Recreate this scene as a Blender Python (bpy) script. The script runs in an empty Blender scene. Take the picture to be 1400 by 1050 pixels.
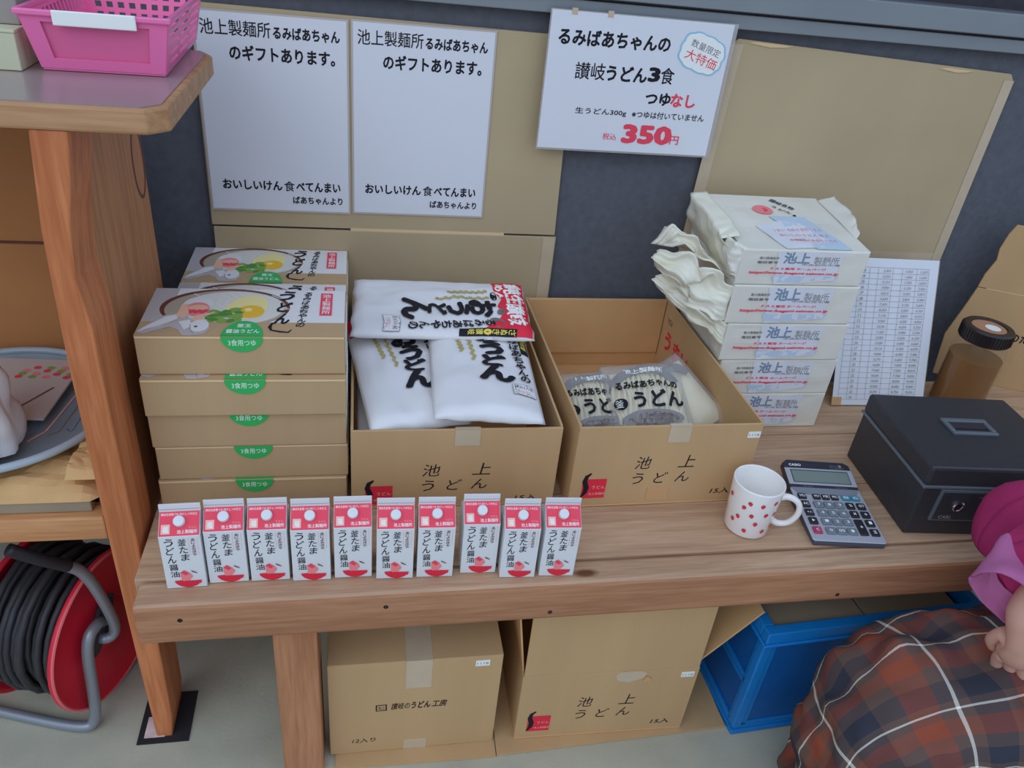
import bpy, bmesh, math, random
from mathutils import Vector, Matrix, noise
random.seed(7)
C = bpy.context.scene.collection
sc = bpy.context.scene
R = math.radians

# ---------------------------------------------------------------- camera
YAW, PITCH, ROLL, FPX = -0.226021, 0.552010, 0.114400, 1065.05
cam = bpy.data.objects.new('camera', bpy.data.cameras.new('camera')); C.objects.link(cam)
Rz = Matrix.Rotation(YAW, 3, 'Z')
fw = Rz @ Vector((0, math.cos(PITCH), -math.sin(PITCH))); r0 = Rz @ Vector((1, 0, 0)); u0 = r0.cross(fw)
rt = math.cos(ROLL) * r0 + math.sin(ROLL) * u0; up = -math.sin(ROLL) * r0 + math.cos(ROLL) * u0
M = Matrix((rt, up, -fw)).transposed().to_4x4(); M.translation = (0, 0, 1.53)
cam.matrix_world = M
cam.data.sensor_width = 36; cam.data.lens = FPX / 1400 * 36; cam.data.clip_start = .02
sc.camera = cam
# ---------------------------------------------------------------- world, lights, exposure
w = bpy.data.worlds.new('overcast'); sc.world = w; w.use_nodes = True
wn = w.node_tree.nodes; wl = w.node_tree.links
bg = wn['Background']
tc = wn.new('ShaderNodeTexCoord'); sx = wn.new('ShaderNodeSeparateXYZ'); wr = wn.new('ShaderNodeValToRGB')
wl.new(tc.outputs['Generated'], sx.inputs[0]); wl.new(sx.outputs['Z'], wr.inputs[0]); wl.new(wr.outputs[0], bg.inputs[0])
wr.color_ramp.elements[0].position = 0.0; wr.color_ramp.elements[0].color = (.44, .545, .75, 1)
wr.color_ramp.elements[1].position = .6; wr.color_ramp.elements[1].color = (.76, .96, 1.32, 1)
bg.inputs[1].default_value = .76
def area(loc, to, size, power, col):
    l = bpy.data.lights.new('sky_opening', 'AREA'); l.shape = 'RECTANGLE'; l.size = size[0]; l.size_y = size[1]; l.energy = power; l.color = col
    o = bpy.data.objects.new('sky_opening', l); C.objects.link(o); o.location = loc
    o.rotation_euler = (Vector(to) - Vector(loc)).to_track_quat('-Z', 'Y').to_euler(); return o
area((-1.7, -1.9, 3.4), (.4, 1.2, .5), (3.6, 2.4), 30, (.90, .96, 1.04))
sc.view_settings.view_transform = 'Standard'; sc.view_settings.look = 'None'; sc.view_settings.gamma = 1
sc.view_settings.use_curve_mapping = False; sc.view_settings.exposure = 0.22

# ---------------------------------------------------------------- materials
def s2l(c): c /= 255; return c / 12.92 if c <= .04045 else ((c + .055) / 1.055) ** 2.4
WH = [s2l(v) for v in (186, 198, 218)]
def A(r, g, b, k=.80):           # albedo of a colour seen in open daylight, white paper being the reference
    return tuple(min(.95, max(.004, k * s2l(v) / h)) for v, h in zip((r, g, b), WH))
MATS = {}
def mat(name, rgb, rough=.7, spec=.3, metal=0, noise_amt=0, nscale=30, stretch=(1, 1, 1), bump=0, bscale=None, alpha=1, trans=0, col2=None, coat=0):
    m = bpy.data.materials.new(name); m.use_nodes = True; nt = m.node_tree; b = nt.nodes['Principled BSDF']
    b.inputs['Roughness'].default_value = rough; b.inputs['Specular IOR Level'].default_value = spec; b.inputs['Metallic'].default_value = metal
    b.inputs['Base Color'].default_value = (*rgb, 1); b.inputs['Alpha'].default_value = alpha
    b.inputs['Transmission Weight'].default_value = trans; b.inputs['Coat Weight'].default_value = coat
    if noise_amt or bump:
        tc = nt.nodes.new('ShaderNodeTexCoord'); mp = nt.nodes.new('ShaderNodeMapping'); mp.inputs['Scale'].default_value = stretch
        n = nt.nodes.new('ShaderNodeTexNoise'); n.inputs['Scale'].default_value = nscale; n.inputs['Detail'].default_value = 4
        nt.links.new(tc.outputs['Object'], mp.inputs[0]); nt.links.new(mp.outputs[0], n.inputs[0])
    if noise_amt:
        cr = nt.nodes.new('ShaderNodeValToRGB'); a = noise_amt
        c2 = col2 or tuple(v * (1 - a) for v in rgb); c1 = tuple(min(1, v * (1 + a * .6)) for v in rgb)
        cr.color_ramp.elements[0].position = .3; cr.color_ramp.elements[0].color = (*c2, 1)
        cr.color_ramp.elements[1].position = .7; cr.color_ramp.elements[1].color = (*c1, 1)
        nt.links.new(n.outputs[0], cr.inputs[0]); nt.links.new(cr.outputs[0], b.inputs['Base Color'])
    if bump:
        n2 = n
        if bscale:
            n2 = nt.nodes.new('ShaderNodeTexNoise'); n2.inputs['Scale'].default_value = bscale; n2.inputs['Detail'].default_value = 5
            nt.links.new(mp.outputs[0], n2.inputs[0])
        bp = nt.nodes.new('ShaderNodeBump'); bp.inputs['Strength'].default_value = bump; bp.inputs['Distance'].default_value = .002
        nt.links.new(n2.outputs[0], bp.inputs['Height']); nt.links.new(bp.outputs[0], b.inputs['Normal'])
    MATS[name] = m; return m
def woodmat(name, rgb, dark, axis, seed=0, knots=True):
    m = bpy.data.materials.new(name); m.use_nodes = True; nt = m.node_tree; N = nt.nodes.new; L = nt.links.new; b = nt.nodes['Principled BSDF']
    b.inputs['Roughness'].default_value = .55; b.inputs['Specular IOR Level'].default_value = .35
    tc = N('ShaderNodeTexCoord'); mp = N('ShaderNodeMapping'); s = [14, 14, 14]; s[axis] = .9; mp.inputs['Scale'].default_value = s
    mp.inputs['Location'].default_value = (seed, seed * 1.7, seed * .3); L(tc.outputs['Object'], mp.inputs[0])
    n1 = N('ShaderNodeTexNoise'); n1.inputs['Scale'].default_value = 1.6; n1.inputs['Detail'].default_value = 3; n1.inputs['Distortion'].default_value = .6; L(mp.outputs[0], n1.inputs[0])
    mm = N('ShaderNodeMath'); mm.operation = 'MULTIPLY'; mm.inputs[1].default_value = 7; L(n1.outputs[0], mm.inputs[0])
    fr = N('ShaderNodeMath'); fr.operation = 'PINGPONG'; fr.inputs[1].default_value = 1; L(mm.outputs[0], fr.inputs[0])
    n2 = N('ShaderNodeTexNoise'); n2.inputs['Scale'].default_value = 14; n2.inputs['Detail'].default_value = 4; L(mp.outputs[0], n2.inputs[0])
    ad = N('ShaderNodeMath'); ad.operation = 'MULTIPLY_ADD'; ad.inputs[1].default_value = .45; L(fr.outputs[0], ad.inputs[0]); L(n2.outputs[0], ad.inputs[2])
    cr = N('ShaderNodeValToRGB'); cr.color_ramp.elements[0].position = .25; cr.color_ramp.elements[0].color = (*rgb, 1)
    cr.color_ramp.elements[1].position = 1.0; cr.color_ramp.elements[1].color = (*dark, 1); L(ad.outputs[0], cr.inputs[0])
    n3 = N('ShaderNodeTexNoise'); n3.inputs['Scale'].default_value = 2.2; L(tc.outputs['Object'], n3.inputs[0])
    mx = N('ShaderNodeMix'); mx.data_type = 'RGBA'; mx.blend_type = 'MULTIPLY'; mx.inputs[0].default_value = .35
    cr2 = N('ShaderNodeValToRGB'); cr2.color_ramp.elements[0].position = .35; cr2.color_ramp.elements[0].color = (.80, .74, .71, 1); cr2.color_ramp.elements[1].position = .6; cr2.color_ramp.elements[1].color = (1, 1, 1, 1)
    L(n3.outputs[0], cr2.inputs[0]); L(cr.outputs[0], mx.inputs[6]); L(cr2.outputs[0], mx.inputs[7]); last = mx.outputs[2]
    if knots:
        v = N('ShaderNodeTexVoronoi'); v.inputs['Scale'].default_value = 3.1; mp2 = N('ShaderNodeMapping'); s2 = [2.2, 2.2, 2.2]; s2[axis] = .9
        mp2.inputs['Scale'].default_value = s2; mp2.inputs['Location'].default_value = (seed, seed, seed); L(tc.outputs['Object'], mp2.inputs[0]); L(mp2.outputs[0], v.inputs[0])
        cr3 = N('ShaderNodeValToRGB'); cr3.color_ramp.elements[0].position = .045; cr3.color_ramp.elements[0].color = (.30, .18, .13, 1); cr3.color_ramp.elements[1].position = .085; cr3.color_ramp.elements[1].color = (1, 1, 1, 1)
        L(v.outputs['Distance'], cr3.inputs[0]); m3 = N('ShaderNodeMix'); m3.data_type = 'RGBA'; m3.blend_type = 'MULTIPLY'; m3.inputs[0].default_value = 1
        L(last, m3.inputs[6]); L(cr3.outputs[0], m3.inputs[7]); last = m3.outputs[2]
    L(last, b.inputs['Base Color'])
    bp = N('ShaderNodeBump'); bp.inputs['Strength'].default_value = .25; bp.inputs['Distance'].default_value = .001; L(ad.outputs[0], bp.inputs['Height']); L(bp.outputs[0], b.inputs['Normal'])
    MATS[name] = m; return m
mat('card', A(164, 142, 112), .85, .15, noise_amt=.07, nscale=9, bump=.15, bscale=220, stretch=(1, 1, .12))
mat('card_pale', A(156, 148, 128), .85, .15, noise_amt=.06, nscale=5, bump=.1, bscale=160)
mat('card_in', A(178, 148, 112), .85, .15, noise_amt=.06, nscale=12)
mat('card_gift', A(158, 140, 115), .8, .2, noise_amt=.05, nscale=14, bump=.2, bscale=300, stretch=(1, 1, .05))
mat('card_edge', A(188, 172, 145), .9, .1)
mat('card_grey', A(128, 122, 112), .85, .15, noise_amt=.12, nscale=8)
mat('tape_clear', A(168, 160, 146), .35, .5, noise_amt=.05)
mat('tape_tan', A(170, 142, 108), .4, .5)
mat('paper', A(186, 198, 220), .55, .35)
mat('laminate', A(160, 160, 168), .25, .5)
mat('white_box', A(190, 199, 214), .5, .35)
mat('ink', (.012, .010, .014), .6, .3)
mat('ink_soft', (.10, .09, .11), .6, .3)
mat('ink_grey', A(120, 125, 135), .6, .3)
mat('ink_blue', A(110, 132, 165), .6, .3)
mat('ink_paleblue', A(160, 185, 215), .6, .3)
mat('sky_blue', A(120, 175, 215), .6, .3)
mat('red', A(196, 62, 88), .55, .35)
mat('red_deep', A(190, 38, 62), .55, .35)
mat('red_soft', A(215, 120, 132), .55, .35)
mat('pink_soft', A(214, 165, 165), .55, .35)
mat('label_white', A(215, 218, 226), .5, .35)
mat('green', A(42, 158, 88), .5, .35)
mat('leaf', A(70, 128, 60), .6, .3); mat('leaf2', A(110, 150, 75), .6, .3)
mat('yolk', A(226, 166, 50), .5, .35); mat('yolk_pale', A(206, 200, 150), .5, .35)
mat('bowl_brown', A(92, 52, 48), .5, .35); mat('bowl_grey', A(150, 146, 140), .5, .3)
mat('noodle_print', A(184, 192, 198), .5, .3); mat('cloth_print', A(158, 160, 172), .5, .3); mat('skin_print', A(206, 165, 150), .5, .3)
mat('wheat', A(150, 145, 95), .6, .3)
mat('stone_print', A(105, 102, 106), .6, .3, noise_amt=.4, nscale=90)
mat('ink_yellow', A(196, 190, 90), .6, .3)
mat('bag_white', A(190, 199, 216), .38, .45, noise_amt=.03, nscale=12, bump=.3, bscale=25)
mat('bag_cream', A(190, 198, 202), .45, .4, noise_amt=.06, nscale=6, bump=.5, bscale=22)
mat('bag_fold', A(196, 204, 202), .45, .4, noise_amt=.06, nscale=8, bump=.5, bscale=30)
mat('wall', A(80, 87, 102), .8, .2, noise_amt=.12, nscale=60, bump=.4, bscale=260)
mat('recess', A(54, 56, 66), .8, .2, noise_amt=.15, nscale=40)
mat('alu', A(112, 124, 138), .45, .5, metal=.25, noise_amt=.05, nscale=5)
mat('alu_dark', A(62, 60, 66), .5, .4)
mat('floor', A(152, 158, 152), .75, .25, noise_amt=.12, nscale=7, bump=.3, bscale=120)
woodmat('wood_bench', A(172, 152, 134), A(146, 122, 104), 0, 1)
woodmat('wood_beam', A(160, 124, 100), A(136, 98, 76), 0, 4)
woodmat('wood_leg', A(166, 124, 98), A(142, 100, 74), 2, 2, False)
woodmat('wood_post', A(180, 120, 84), A(152, 92, 58), 2, 6, False)
woodmat('wood_panel', A(166, 122, 90), A(140, 98, 68), 2, 9, False)
woodmat('wood_edge', A(164, 136, 110), A(146, 112, 84), 0, 3, False)
woodmat('wood_rail', A(184, 146, 112), A(160, 116, 80), 0, 8, False)
mat('plywood', A(156, 114, 76), .7, .25, noise_amt=.1, nscale=4)
mat('top_sheet', A(128, 122, 130), .22, .6, noise_amt=.08, nscale=4)
mat('foot_black', A(38, 38, 44), .7, .2); mat('mortar', A(190, 180, 190), .9, .1, noise_amt=.2, nscale=60)
mat('pink_plastic', A(220, 104, 166), .35, .5); mat('pink_thin', A(214, 104, 160), .4, .45, alpha=.82)
mat('beige_box', A(168, 176, 160), .6, .3, noise_amt=.05, nscale=9); mat('grey_box', A(128, 130, 134), .6, .3)
mat('crate_blue', A(14, 110, 192), .4, .45, noise_amt=.06, nscale=14); mat('crate_deep', A(12, 82, 158), .45, .4, noise_amt=.08, nscale=14)
mat('cash_black', A(42, 45, 54), .42, .5, noise_amt=.12, nscale=60, bump=.15, bscale=400); mat('cash_trim', A(88, 100, 114), .35, .5, metal=.2)
mat('chrome', (.55, .55, .57), .18, .5, metal=1); mat('brass', (.45, .33, .14), .3, .5, metal=1)
mat('calc_silver', A(150, 160, 182), .35, .5, metal=.15); mat('calc_dark', A(40, 42, 56), .3, .5); mat('calc_side', A(62, 68, 86), .45, .4)
mat('lcd', A(106, 124, 126), .2, .5); mat('key_black', A(34, 34, 42), .4, .4); mat('key_grey', A(98, 112, 130), .4, .4)
mat('key_blue', A(50, 122, 158), .4, .4); mat('key_red', A(150, 50, 92), .4, .4); mat('calc_mid', A(110, 122, 142), .35, .4)
mat('ceramic', A(205, 210, 224), .15, .6, coat=.4); mat('ceramic_in', A(206, 208, 206), .2, .5)
mat('berry', A(200, 44, 66), .4, .4); mat('berry_leaf', A(60, 84, 66), .5, .3)
mat('reel_red', A(182, 30, 54), .45, .4, noise_amt=.06, nscale=20); mat('reel_edge', A(196, 96, 108), .5, .4)
mat('cable', A(44, 46, 52), .5, .4, noise_amt=.2, nscale=30); mat('tube', A(118, 130, 146), .35, .5, metal=.35); mat('grip', A(30, 30, 36), .5, .4)
mat('cap_black', A(30, 26, 30), .35, .5); mat('cap_disc', A(165, 130, 112), .35, .5, metal=.3)
mat('kraft', A(178, 150, 112), .8, .2, noise_amt=.1, nscale=7, bump=.4, bscale=30)
mat('tray_blue', A(128, 148, 172), .3, .5, noise_amt=.12, nscale=14, alpha=.92); mat('tray_rim', A(140, 160, 182), .3, .5); mat('booklet', A(165, 165, 176), .5, .4)
mat('carton_white', A(184, 196, 214), .4, .45)
mat('skin', A(176, 142, 136), .55, .35, noise_amt=.08, nscale=25, bump=.35, bscale=45)
mat('jacket', A(142, 42, 96), .8, .2, noise_amt=.12, nscale=14, bump=.3, bscale=120); mat('jacket_cuff', A(150, 92, 144), .8, .2, noise_amt=.12, nscale=16, bump=.3, bscale=60)
mat('hair', A(140, 138, 138), .6, .3, noise_amt=.3, nscale=50, stretch=(1, 1, .2)); mat('shoe', A(40, 40, 46), .6, .3)
mat('udon', A(205, 204, 186), .5, .3)
mat('amber', A(122, 84, 40), .15, .5, noise_amt=.1, nscale=10, trans=.25)
def film(name, tint, a, rough=.12):
    m = bpy.data.materials.new(name); m.use_nodes = True; nt = m.node_tree; b = nt.nodes['Principled BSDF']
    b.inputs['Base Color'].default_value = (*tint, 1); b.inputs['Roughness'].default_value = rough; b.inputs['Specular IOR Level'].default_value = .8
    b.inputs['Alpha'].default_value = a; MATS[name] = m
film('clear_film', A(175, 185, 200), .30); film('jar_glass', A(150, 140, 125), .12, .05); film('laminate_clear', A(165, 168, 178), .55, .25)
def plaid():
    m = bpy.data.materials.new('plaid'); m.use_nodes = True; nt = m.node_tree; N = nt.nodes.new; L = nt.links.new; b = nt.nodes['Principled BSDF']
    b.inputs['Roughness'].default_value = .9; b.inputs['Specular IOR Level'].default_value = .1
    uv = N('ShaderNodeUVMap'); uv.uv_map = 'UVMap'; sp = N('ShaderNodeSeparateXYZ'); L(uv.outputs[0], sp.inputs[0])
    outs = []
    br, nv, og, wt = A(84, 72, 72), A(48, 53, 68), A(122, 68, 56), A(215, 210, 214)
    for ax in (0, 1):
        f = N('ShaderNodeMath'); f.operation = 'FRACT'; L(sp.outputs[ax], f.inputs[0])
        cr = N('ShaderNodeValToRGB'); cr.color_ramp.interpolation = 'CONSTANT'; e = cr.color_ramp.elements
        e[0].position = 0; e[0].color = (*br, 1); e[1].position = .08; e[1].color = (*nv, 1)
        for p, c in ((.36, br), (.46, wt), (.492, br), (.62, og), (.88, br)):
            x = e.new(p); x.color = (*c, 1)
        L(f.outputs[0], cr.inputs[0]); outs.append(cr.outputs[0])
    mx = N('ShaderNodeMix'); mx.data_type = 'RGBA'; mx.inputs[0].default_value = .5; L(outs[0], mx.inputs[6]); L(outs[1], mx.inputs[7]); L(mx.outputs[2], b.inputs['Base Color'])
    MATS['plaid'] = m
plaid()

# ---------------------------------------------------------------- mesh helpers
class MB:
    def __init__(s): s.v = []; s.f = []; s.m = []; s.uv = {}; s.mats = []
    def mi(s, name):
        if name not in s.mats: s.mats.append(name)
        return s.mats.index(name)
    def add(s, vs, fs, m):
        o = len(s.v); s.v += [tuple(v) for v in vs]; k = s.mi(m)
        for f in fs: s.f.append(tuple(i + o for i in f)); s.m.append(k)
        return o
    def box(s, x0, x1, y0, y1, z0, z1, m, mx=None):
        vs = [(x, y, z) for z in (z0, z1) for y in (y0, y1) for x in (x0, x1)]
        if mx is not None: vs = [mx @ Vector(v) for v in vs]
        s.add(vs, [(0, 2, 3, 1), (4, 5, 7, 6), (0, 1, 5, 4), (2, 6, 7, 3), (0, 4, 6, 2), (1, 3, 7, 5)], m); return s
    def prism(s, pts, h0, h1, m, fn=lambda x, y, h: (x, y, h)):   # outline in 2D, extruded h0..h1, mapped by fn
        n = len(pts); vs = [fn(x, y, h0) for x, y in pts] + [fn(x, y, h1) for x, y in pts]
        s.add(vs, [tuple(range(n))[::-1], tuple(range(n, 2 * n))] + [(i, (i + 1) % n, n + (i + 1) % n, n + i) for i in range(n)], m); return s
    def lathe(s, prof, m, n=32, c=(0, 0, 0), mx=None, cap=False):
        vs = []
        for r, z in prof:
            for i in range(n): vs.append((c[0] + r * math.cos(2 * math.pi * i / n), c[1] + r * math.sin(2 * math.pi * i / n), c[2] + z))
        if mx is not None: vs = [mx @ Vector(v) for v in vs]
        fs = [(k * n + i, k * n + (i + 1) % n, (k + 1) * n + (i + 1) % n, (k + 1) * n + i) for k in range(len(prof) - 1) for i in range(n)]
        if cap: fs += [tuple(range(n))[::-1], tuple(range((len(prof) - 1) * n, len(prof) * n))]
        s.add(vs, fs, m); return s
    def tube(s, pts, rad, m, n=10, rounds=3, cap=True):
        pts = [Vector(p) for p in pts]; rad = rad if isinstance(rad, (list, tuple)) else [rad] * len(pts)
        rad = list(rad)
        for _ in range(rounds):
            q = [pts[0]]; rr = [rad[0]]
            for a, b, ra, rb in zip(pts, pts[1:], rad, rad[1:]): q += [a * .75 + b * .25, a * .25 + b * .75]; rr += [ra * .75 + rb * .25, ra * .25 + rb * .75]
            q.append(pts[-1]); rr.append(rad[-1]); pts, rad = q, rr
        t = (pts[1] - pts[0]).normalized(); nn = t.orthogonal().normalized(); vs = []
        for i, p in enumerate(pts):
            t = (pts[min(i + 1, len(pts) - 1)] - pts[max(i - 1, 0)]).normalized(); nn = (nn - t * nn.dot(t)).normalized(); bb = t.cross(nn)
            for k in range(n): a = 2 * math.pi * k / n; vs.append(p + (nn * math.cos(a) + bb * math.sin(a)) * rad[i])
        fs = [(j * n + i, j * n + (i + 1) % n, (j + 1) * n + (i + 1) % n, (j + 1) * n + i) for j in range(len(pts) - 1) for i in range(n)]
        if cap: fs += [tuple(range(n))[::-1], tuple(range((len(pts) - 1) * n, len(pts) * n))]
        s.add(vs, fs, m); return s
    def grid(s, nu, nv, fn, m, close=False):
        vs = [fn(i / nu, j / nv) for j in range(nv + 1) for i in range(nu + 1)]
        fs = [(j * (nu + 1) + i, j * (nu + 1) + i + 1, (j + 1) * (nu + 1) + i + 1, (j + 1) * (nu + 1) + i) for j in range(nv) for i in range(nu)]
        s.add(vs, fs, m); return s
    def obj(s, name, parent=None, loc=(0, 0, 0), rz=0, bevel=0, smooth=False, sub=0, solid=0, weld=0):
        me = bpy.data.meshes.new(name); me.from_pydata(s.v, [], s.f); me.update()
        for n in s.mats: me.materials.append(MATS[n])
        me.polygons.foreach_set('material_index', s.m)
        if s.uv:
            l = me.uv_layers.new(name='UVMap')
            for lp in me.loops: l.data[lp.index].uv = s.uv.get(lp.vertex_index, (0, 0))
        if weld:
            b = bmesh.new(); b.from_mesh(me); bmesh.ops.remove_doubles(b, verts=b.verts, dist=weld); bmesh.ops.recalc_face_normals(b, faces=b.faces); b.to_mesh(me); b.free()
        if smooth: me.polygons.foreach_set('use_smooth', [True] * len(me.polygons))
        o = bpy.data.objects.new(name, me); C.objects.link(o); o.location = loc; o.rotation_euler = (0, 0, rz)
        if parent: o.parent = parent
        if solid: d = o.modifiers.new('s', 'SOLIDIFY'); d.thickness = solid; d.offset = 0
        if bevel: d = o.modifiers.new('b', 'BEVEL'); d.width = bevel; d.segments = 2; d.limit_method = 'ANGLE'; d.angle_limit = R(40)
        if sub: d = o.modifiers.new('u', 'SUBSURF'); d.levels = sub; d.render_levels = sub
        return o
def tag(o, label, cat, group=None, kind=None):
    o['label'] = label; o['category'] = cat
    if group: o['group'] = group
    if kind: o['kind'] = kind
    return o
def thing(name, label, cat, loc=(0, 0, 0), rz=0, group=None, rot=None):
    o = bpy.data.objects.new(name, None); C.objects.link(o); o.location = loc; o.rotation_euler = rot or (0, 0, rz); o.empty_display_size = .05
    return tag(o, label, cat, group)
def dup(root, loc, rz=0, label=None, group=None, rot=None):
    def cp(o, par):
        c = o.copy(); C.objects.link(c)
        if par: c.parent = par
        for ch in list(o.children): cp(ch, c)
        return c
    r = cp(root, None); r.location = loc; r.rotation_euler = rot or (0, 0, rz)
    if label: r['label'] = label
    if group: r['group'] = group
    return r
def struct(o): o['kind'] = 'structure'; return o

# flat print: coloured outlines and lettering laid on a surface, in metres on that surface
_tc = {}
def glyphs(s, bold, shear):
    key = (s, bold, shear)
    if key in _tc: return _tc[key]
    cu = bpy.data.curves.new('t', 'FONT'); cu.body = s; cu.size = 1; cu.offset = 0; cu.resolution_u = 2; cu.shear = shear; cu.fill_mode = 'FRONT'
    o = bpy.data.objects.new('t', cu); C.objects.link(o); bpy.context.view_layer.update()
    me = o.evaluated_get(bpy.context.evaluated_depsgraph_get()).to_mesh()
    vs = [(v.co.x, v.co.y) for v in me.vertices]; fs = [tuple(p.vertices) for p in me.polygons]
    o.to_mesh_clear(); C.objects.unlink(o); bpy.data.objects.remove(o); bpy.data.curves.remove(cu)
    _tc[key] = (vs, fs); return _tc[key]
class Print:
    def __init__(s): s.items = []; s.k = 0
    def poly(s, pts, m): s.k += 1; s.items.append(([tuple(p) for p in pts], [tuple(range(len(pts)))], m, s.k)); return s
    def rect(s, x0, y0, x1, y1, m): return s.poly([(x0, y0), (x1, y0), (x1, y1), (x0, y1)], m)
    def ell(s, x, y, rx, ry, m, a0=0, a1=360, n=24, rot=0):
        c, d = math.cos(R(rot)), math.sin(R(rot)); P = []
        for i in range(n + (a1 - a0 < 360)):
            a = R(a0 + (a1 - a0) * i / n); X, Y = rx * math.cos(a), ry * math.sin(a); P.append((x + X * c - Y * d, y + X * d + Y * c))
        return s.poly(P, m)
    def line(s, pts, wd, m):                                    # a brush stroke; wd may vary along it
        n = len(pts); wd = wd if isinstance(wd, (list, tuple)) else [wd] * n; L, Rr = [], []
        for i, p in enumerate(pts):
            a = pts[max(i - 1, 0)]; b = pts[min(i + 1, n - 1)]; dx, dy = b[0] - a[0], b[1] - a[1]; l = math.hypot(dx, dy) or 1
            L.append((p[0] - dy / l * wd[i] / 2, p[1] + dx / l * wd[i] / 2)); Rr.append((p[0] + dy / l * wd[i] / 2, p[1] - dx / l * wd[i] / 2))
        s.k += 1; s.items.append((L + Rr, [(i, n + i, n + i + 1, i + 1) for i in range(n - 1)], m, s.k)); return s
    def text(s, t, x, y, m, h=.02, w=None, bold=.0, shear=0, rot=0, al='l'):   # h: letter height; w: total width to fit
        vs, fs = glyphs(t, 0, shear)
        if not vs: return s
        x0 = min(v[0] for v in vs); x1 = max(v[0] for v in vs); y0 = min(v[1] for v in vs); y1 = max(v[1] for v in vs)
        ky = h / max(y1 - y0, 1e-6); kx = w / (x1 - x0) if w else ky
        W = (x1 - x0) * kx; ox = {'l': 0, 'c': -W / 2, 'r': -W}[al]; c, d = math.cos(R(rot)), math.sin(R(rot)); P = []
        for a, b in vs:
            X = (a - x0) * kx + ox; Y = (b - y0) * ky; P.append((x + X * c - Y * d, y + X * d + Y * c))
        s.k += 1; s.items.append((P, fs, m, s.k))
        if bold > .001:                                          # heavier strokes: the letter laid over itself, shifted round a small ring
            m_ = 8 if bold > .02 else 4
            for i in range(m_):
                a = 2 * math.pi * (i + .5) / m_; dx, dy = bold * kx * math.cos(a), bold * ky * math.sin(a); s.items.append(([(px + dx, py + dy) for px, py in P], fs, m, s.k + .11 * (i + 1)))
        return s
    def vtext(s, t, x, y, m, w=.01, h=.01, bold=0, shear=0, gap=1.08, slant=0):   # column of letters, first one topmost, centred on x
        for i, ch in enumerate(t):
            s.text(ch, x + slant * i, y - (i + 1) * h * gap + h * (gap - 1), m, h=h * .95, w=w, bold=bold, shear=shear, al='c')
        return s
    def obj(s, fn, name='printing', parent=None, step=.00004, base=.0003, cut=0):
        mb = MB()
        for P, fs, m, k in s.items:
            if cut:
                b = bmesh.new(); vv = [b.verts.new((x, y, 0)) for x, y in P]
                for f in fs:
                    try: b.faces.new([vv[i] for i in f])
                    except ValueError: pass
                for _ in range(6):
                    es = [e for e in b.edges if e.calc_length() > cut]
                    if not es: break
                    bmesh.ops.subdivide_edges(b, edges=es, cuts=1); bmesh.ops.triangulate(b, faces=[f for f in b.faces if len(f.verts) > 4])
                b.verts.index_update(); P = [(v.co.x, v.co.y) for v in b.verts]; fs = [tuple(v.index for v in f.verts) for f in b.faces]; b.free()
            mb.add([fn(x, y, base + step * k) for x, y in P], fs, m)
        return mb.obj(name, parent)
def onfront(w=0, h=0): return lambda x, y, k: (x, -k, y)          # local front face, x right, y up
def ontop(z): return lambda x, y, k: (x, y, z + k)

# ================================================================ SETTING
mb = MB(); mb.box(-5, 6, -4, 1.71, -.05, 0, 'floor'); struct(mb.obj('floor'))
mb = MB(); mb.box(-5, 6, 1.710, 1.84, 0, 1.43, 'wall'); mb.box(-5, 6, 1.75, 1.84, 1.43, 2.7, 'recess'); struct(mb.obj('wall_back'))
mb = MB()
mb.box(-5, 6, 1.680, 1.709, 1.348, 1.376, 'alu')
mb.box(-5, 6, 1.688, 1.709, 1.376, 1.382, 'alu_dark')
mb.box(-5, 6, 1.668, 1.709, 1.382, 1.428, 'alu')
struct(mb.obj('trim_1', bevel=.002))

# ================================================================ BENCH
bench = thing('bench', 'long low bench of knotty brown planks with thick front beam', 'bench', (0, 1.25, 0))
def wpart(mb, name, parent, **k):                                # a part modelled in world coordinates under an unrotated thing
    l = parent.location; mb.v = [(x - l.x, y - l.y, z - l.z) for x, y, z in mb.v]; return mb.obj(name, parent, **k)
mb = MB(); mb.box(-.358, 2.3, .927, .985, .442, .529, 'wood_beam'); mb.m[1] = mb.mi('wood_bench'); wpart(mb, 'front_beam', bench, bevel=.008)  # paler top face: wear, plus light from above put into its colour
for y0, y1 in ((.988, 1.168), (1.171, 1.352), (1.355, 1.585)):
    mb = MB(); mb.box(-.366, 2.3, y0, y1, .488, .530, 'wood_bench'); wpart(mb, 'plank', bench, bevel=.002)
for x in (-.152, 1.8):
    mb = MB(); mb.box(x, x + .075, .95, 1.03, 0, .442, 'wood_leg'); wpart(mb, 'leg', bench, bevel=.003)
    mb = MB(); mb.box(x, x + .075, 1.5, 1.575, 0, .488, 'wood_leg'); wpart(mb, 'leg', bench, bevel=.003)
    mb = MB(); mb.box(x + .01, x + .065, 1.03, 1.5, .40, .487, 'wood_leg'); wpart(mb, 'cross_rail', bench, bevel=.003)
mb = MB()
for x, z in ((-.288, .497), (.04, .50), (.33, .462), (.9, .46)): mb.lathe([(.0012, 0), (.0042, 0)], 'ink', 10, mx=Matrix.Translation((x, .9262, z)) @ Matrix.Rotation(R(90), 4, 'X'))
mb.lathe([(.0001, 0), (.0042, 0)], 'ink', 10, mx=Matrix.Translation((-.288, .9264, .497)) @ Matrix.Rotation(R(90), 4, 'X'))
wpart(mb, 'nail_hole', bench)

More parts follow.
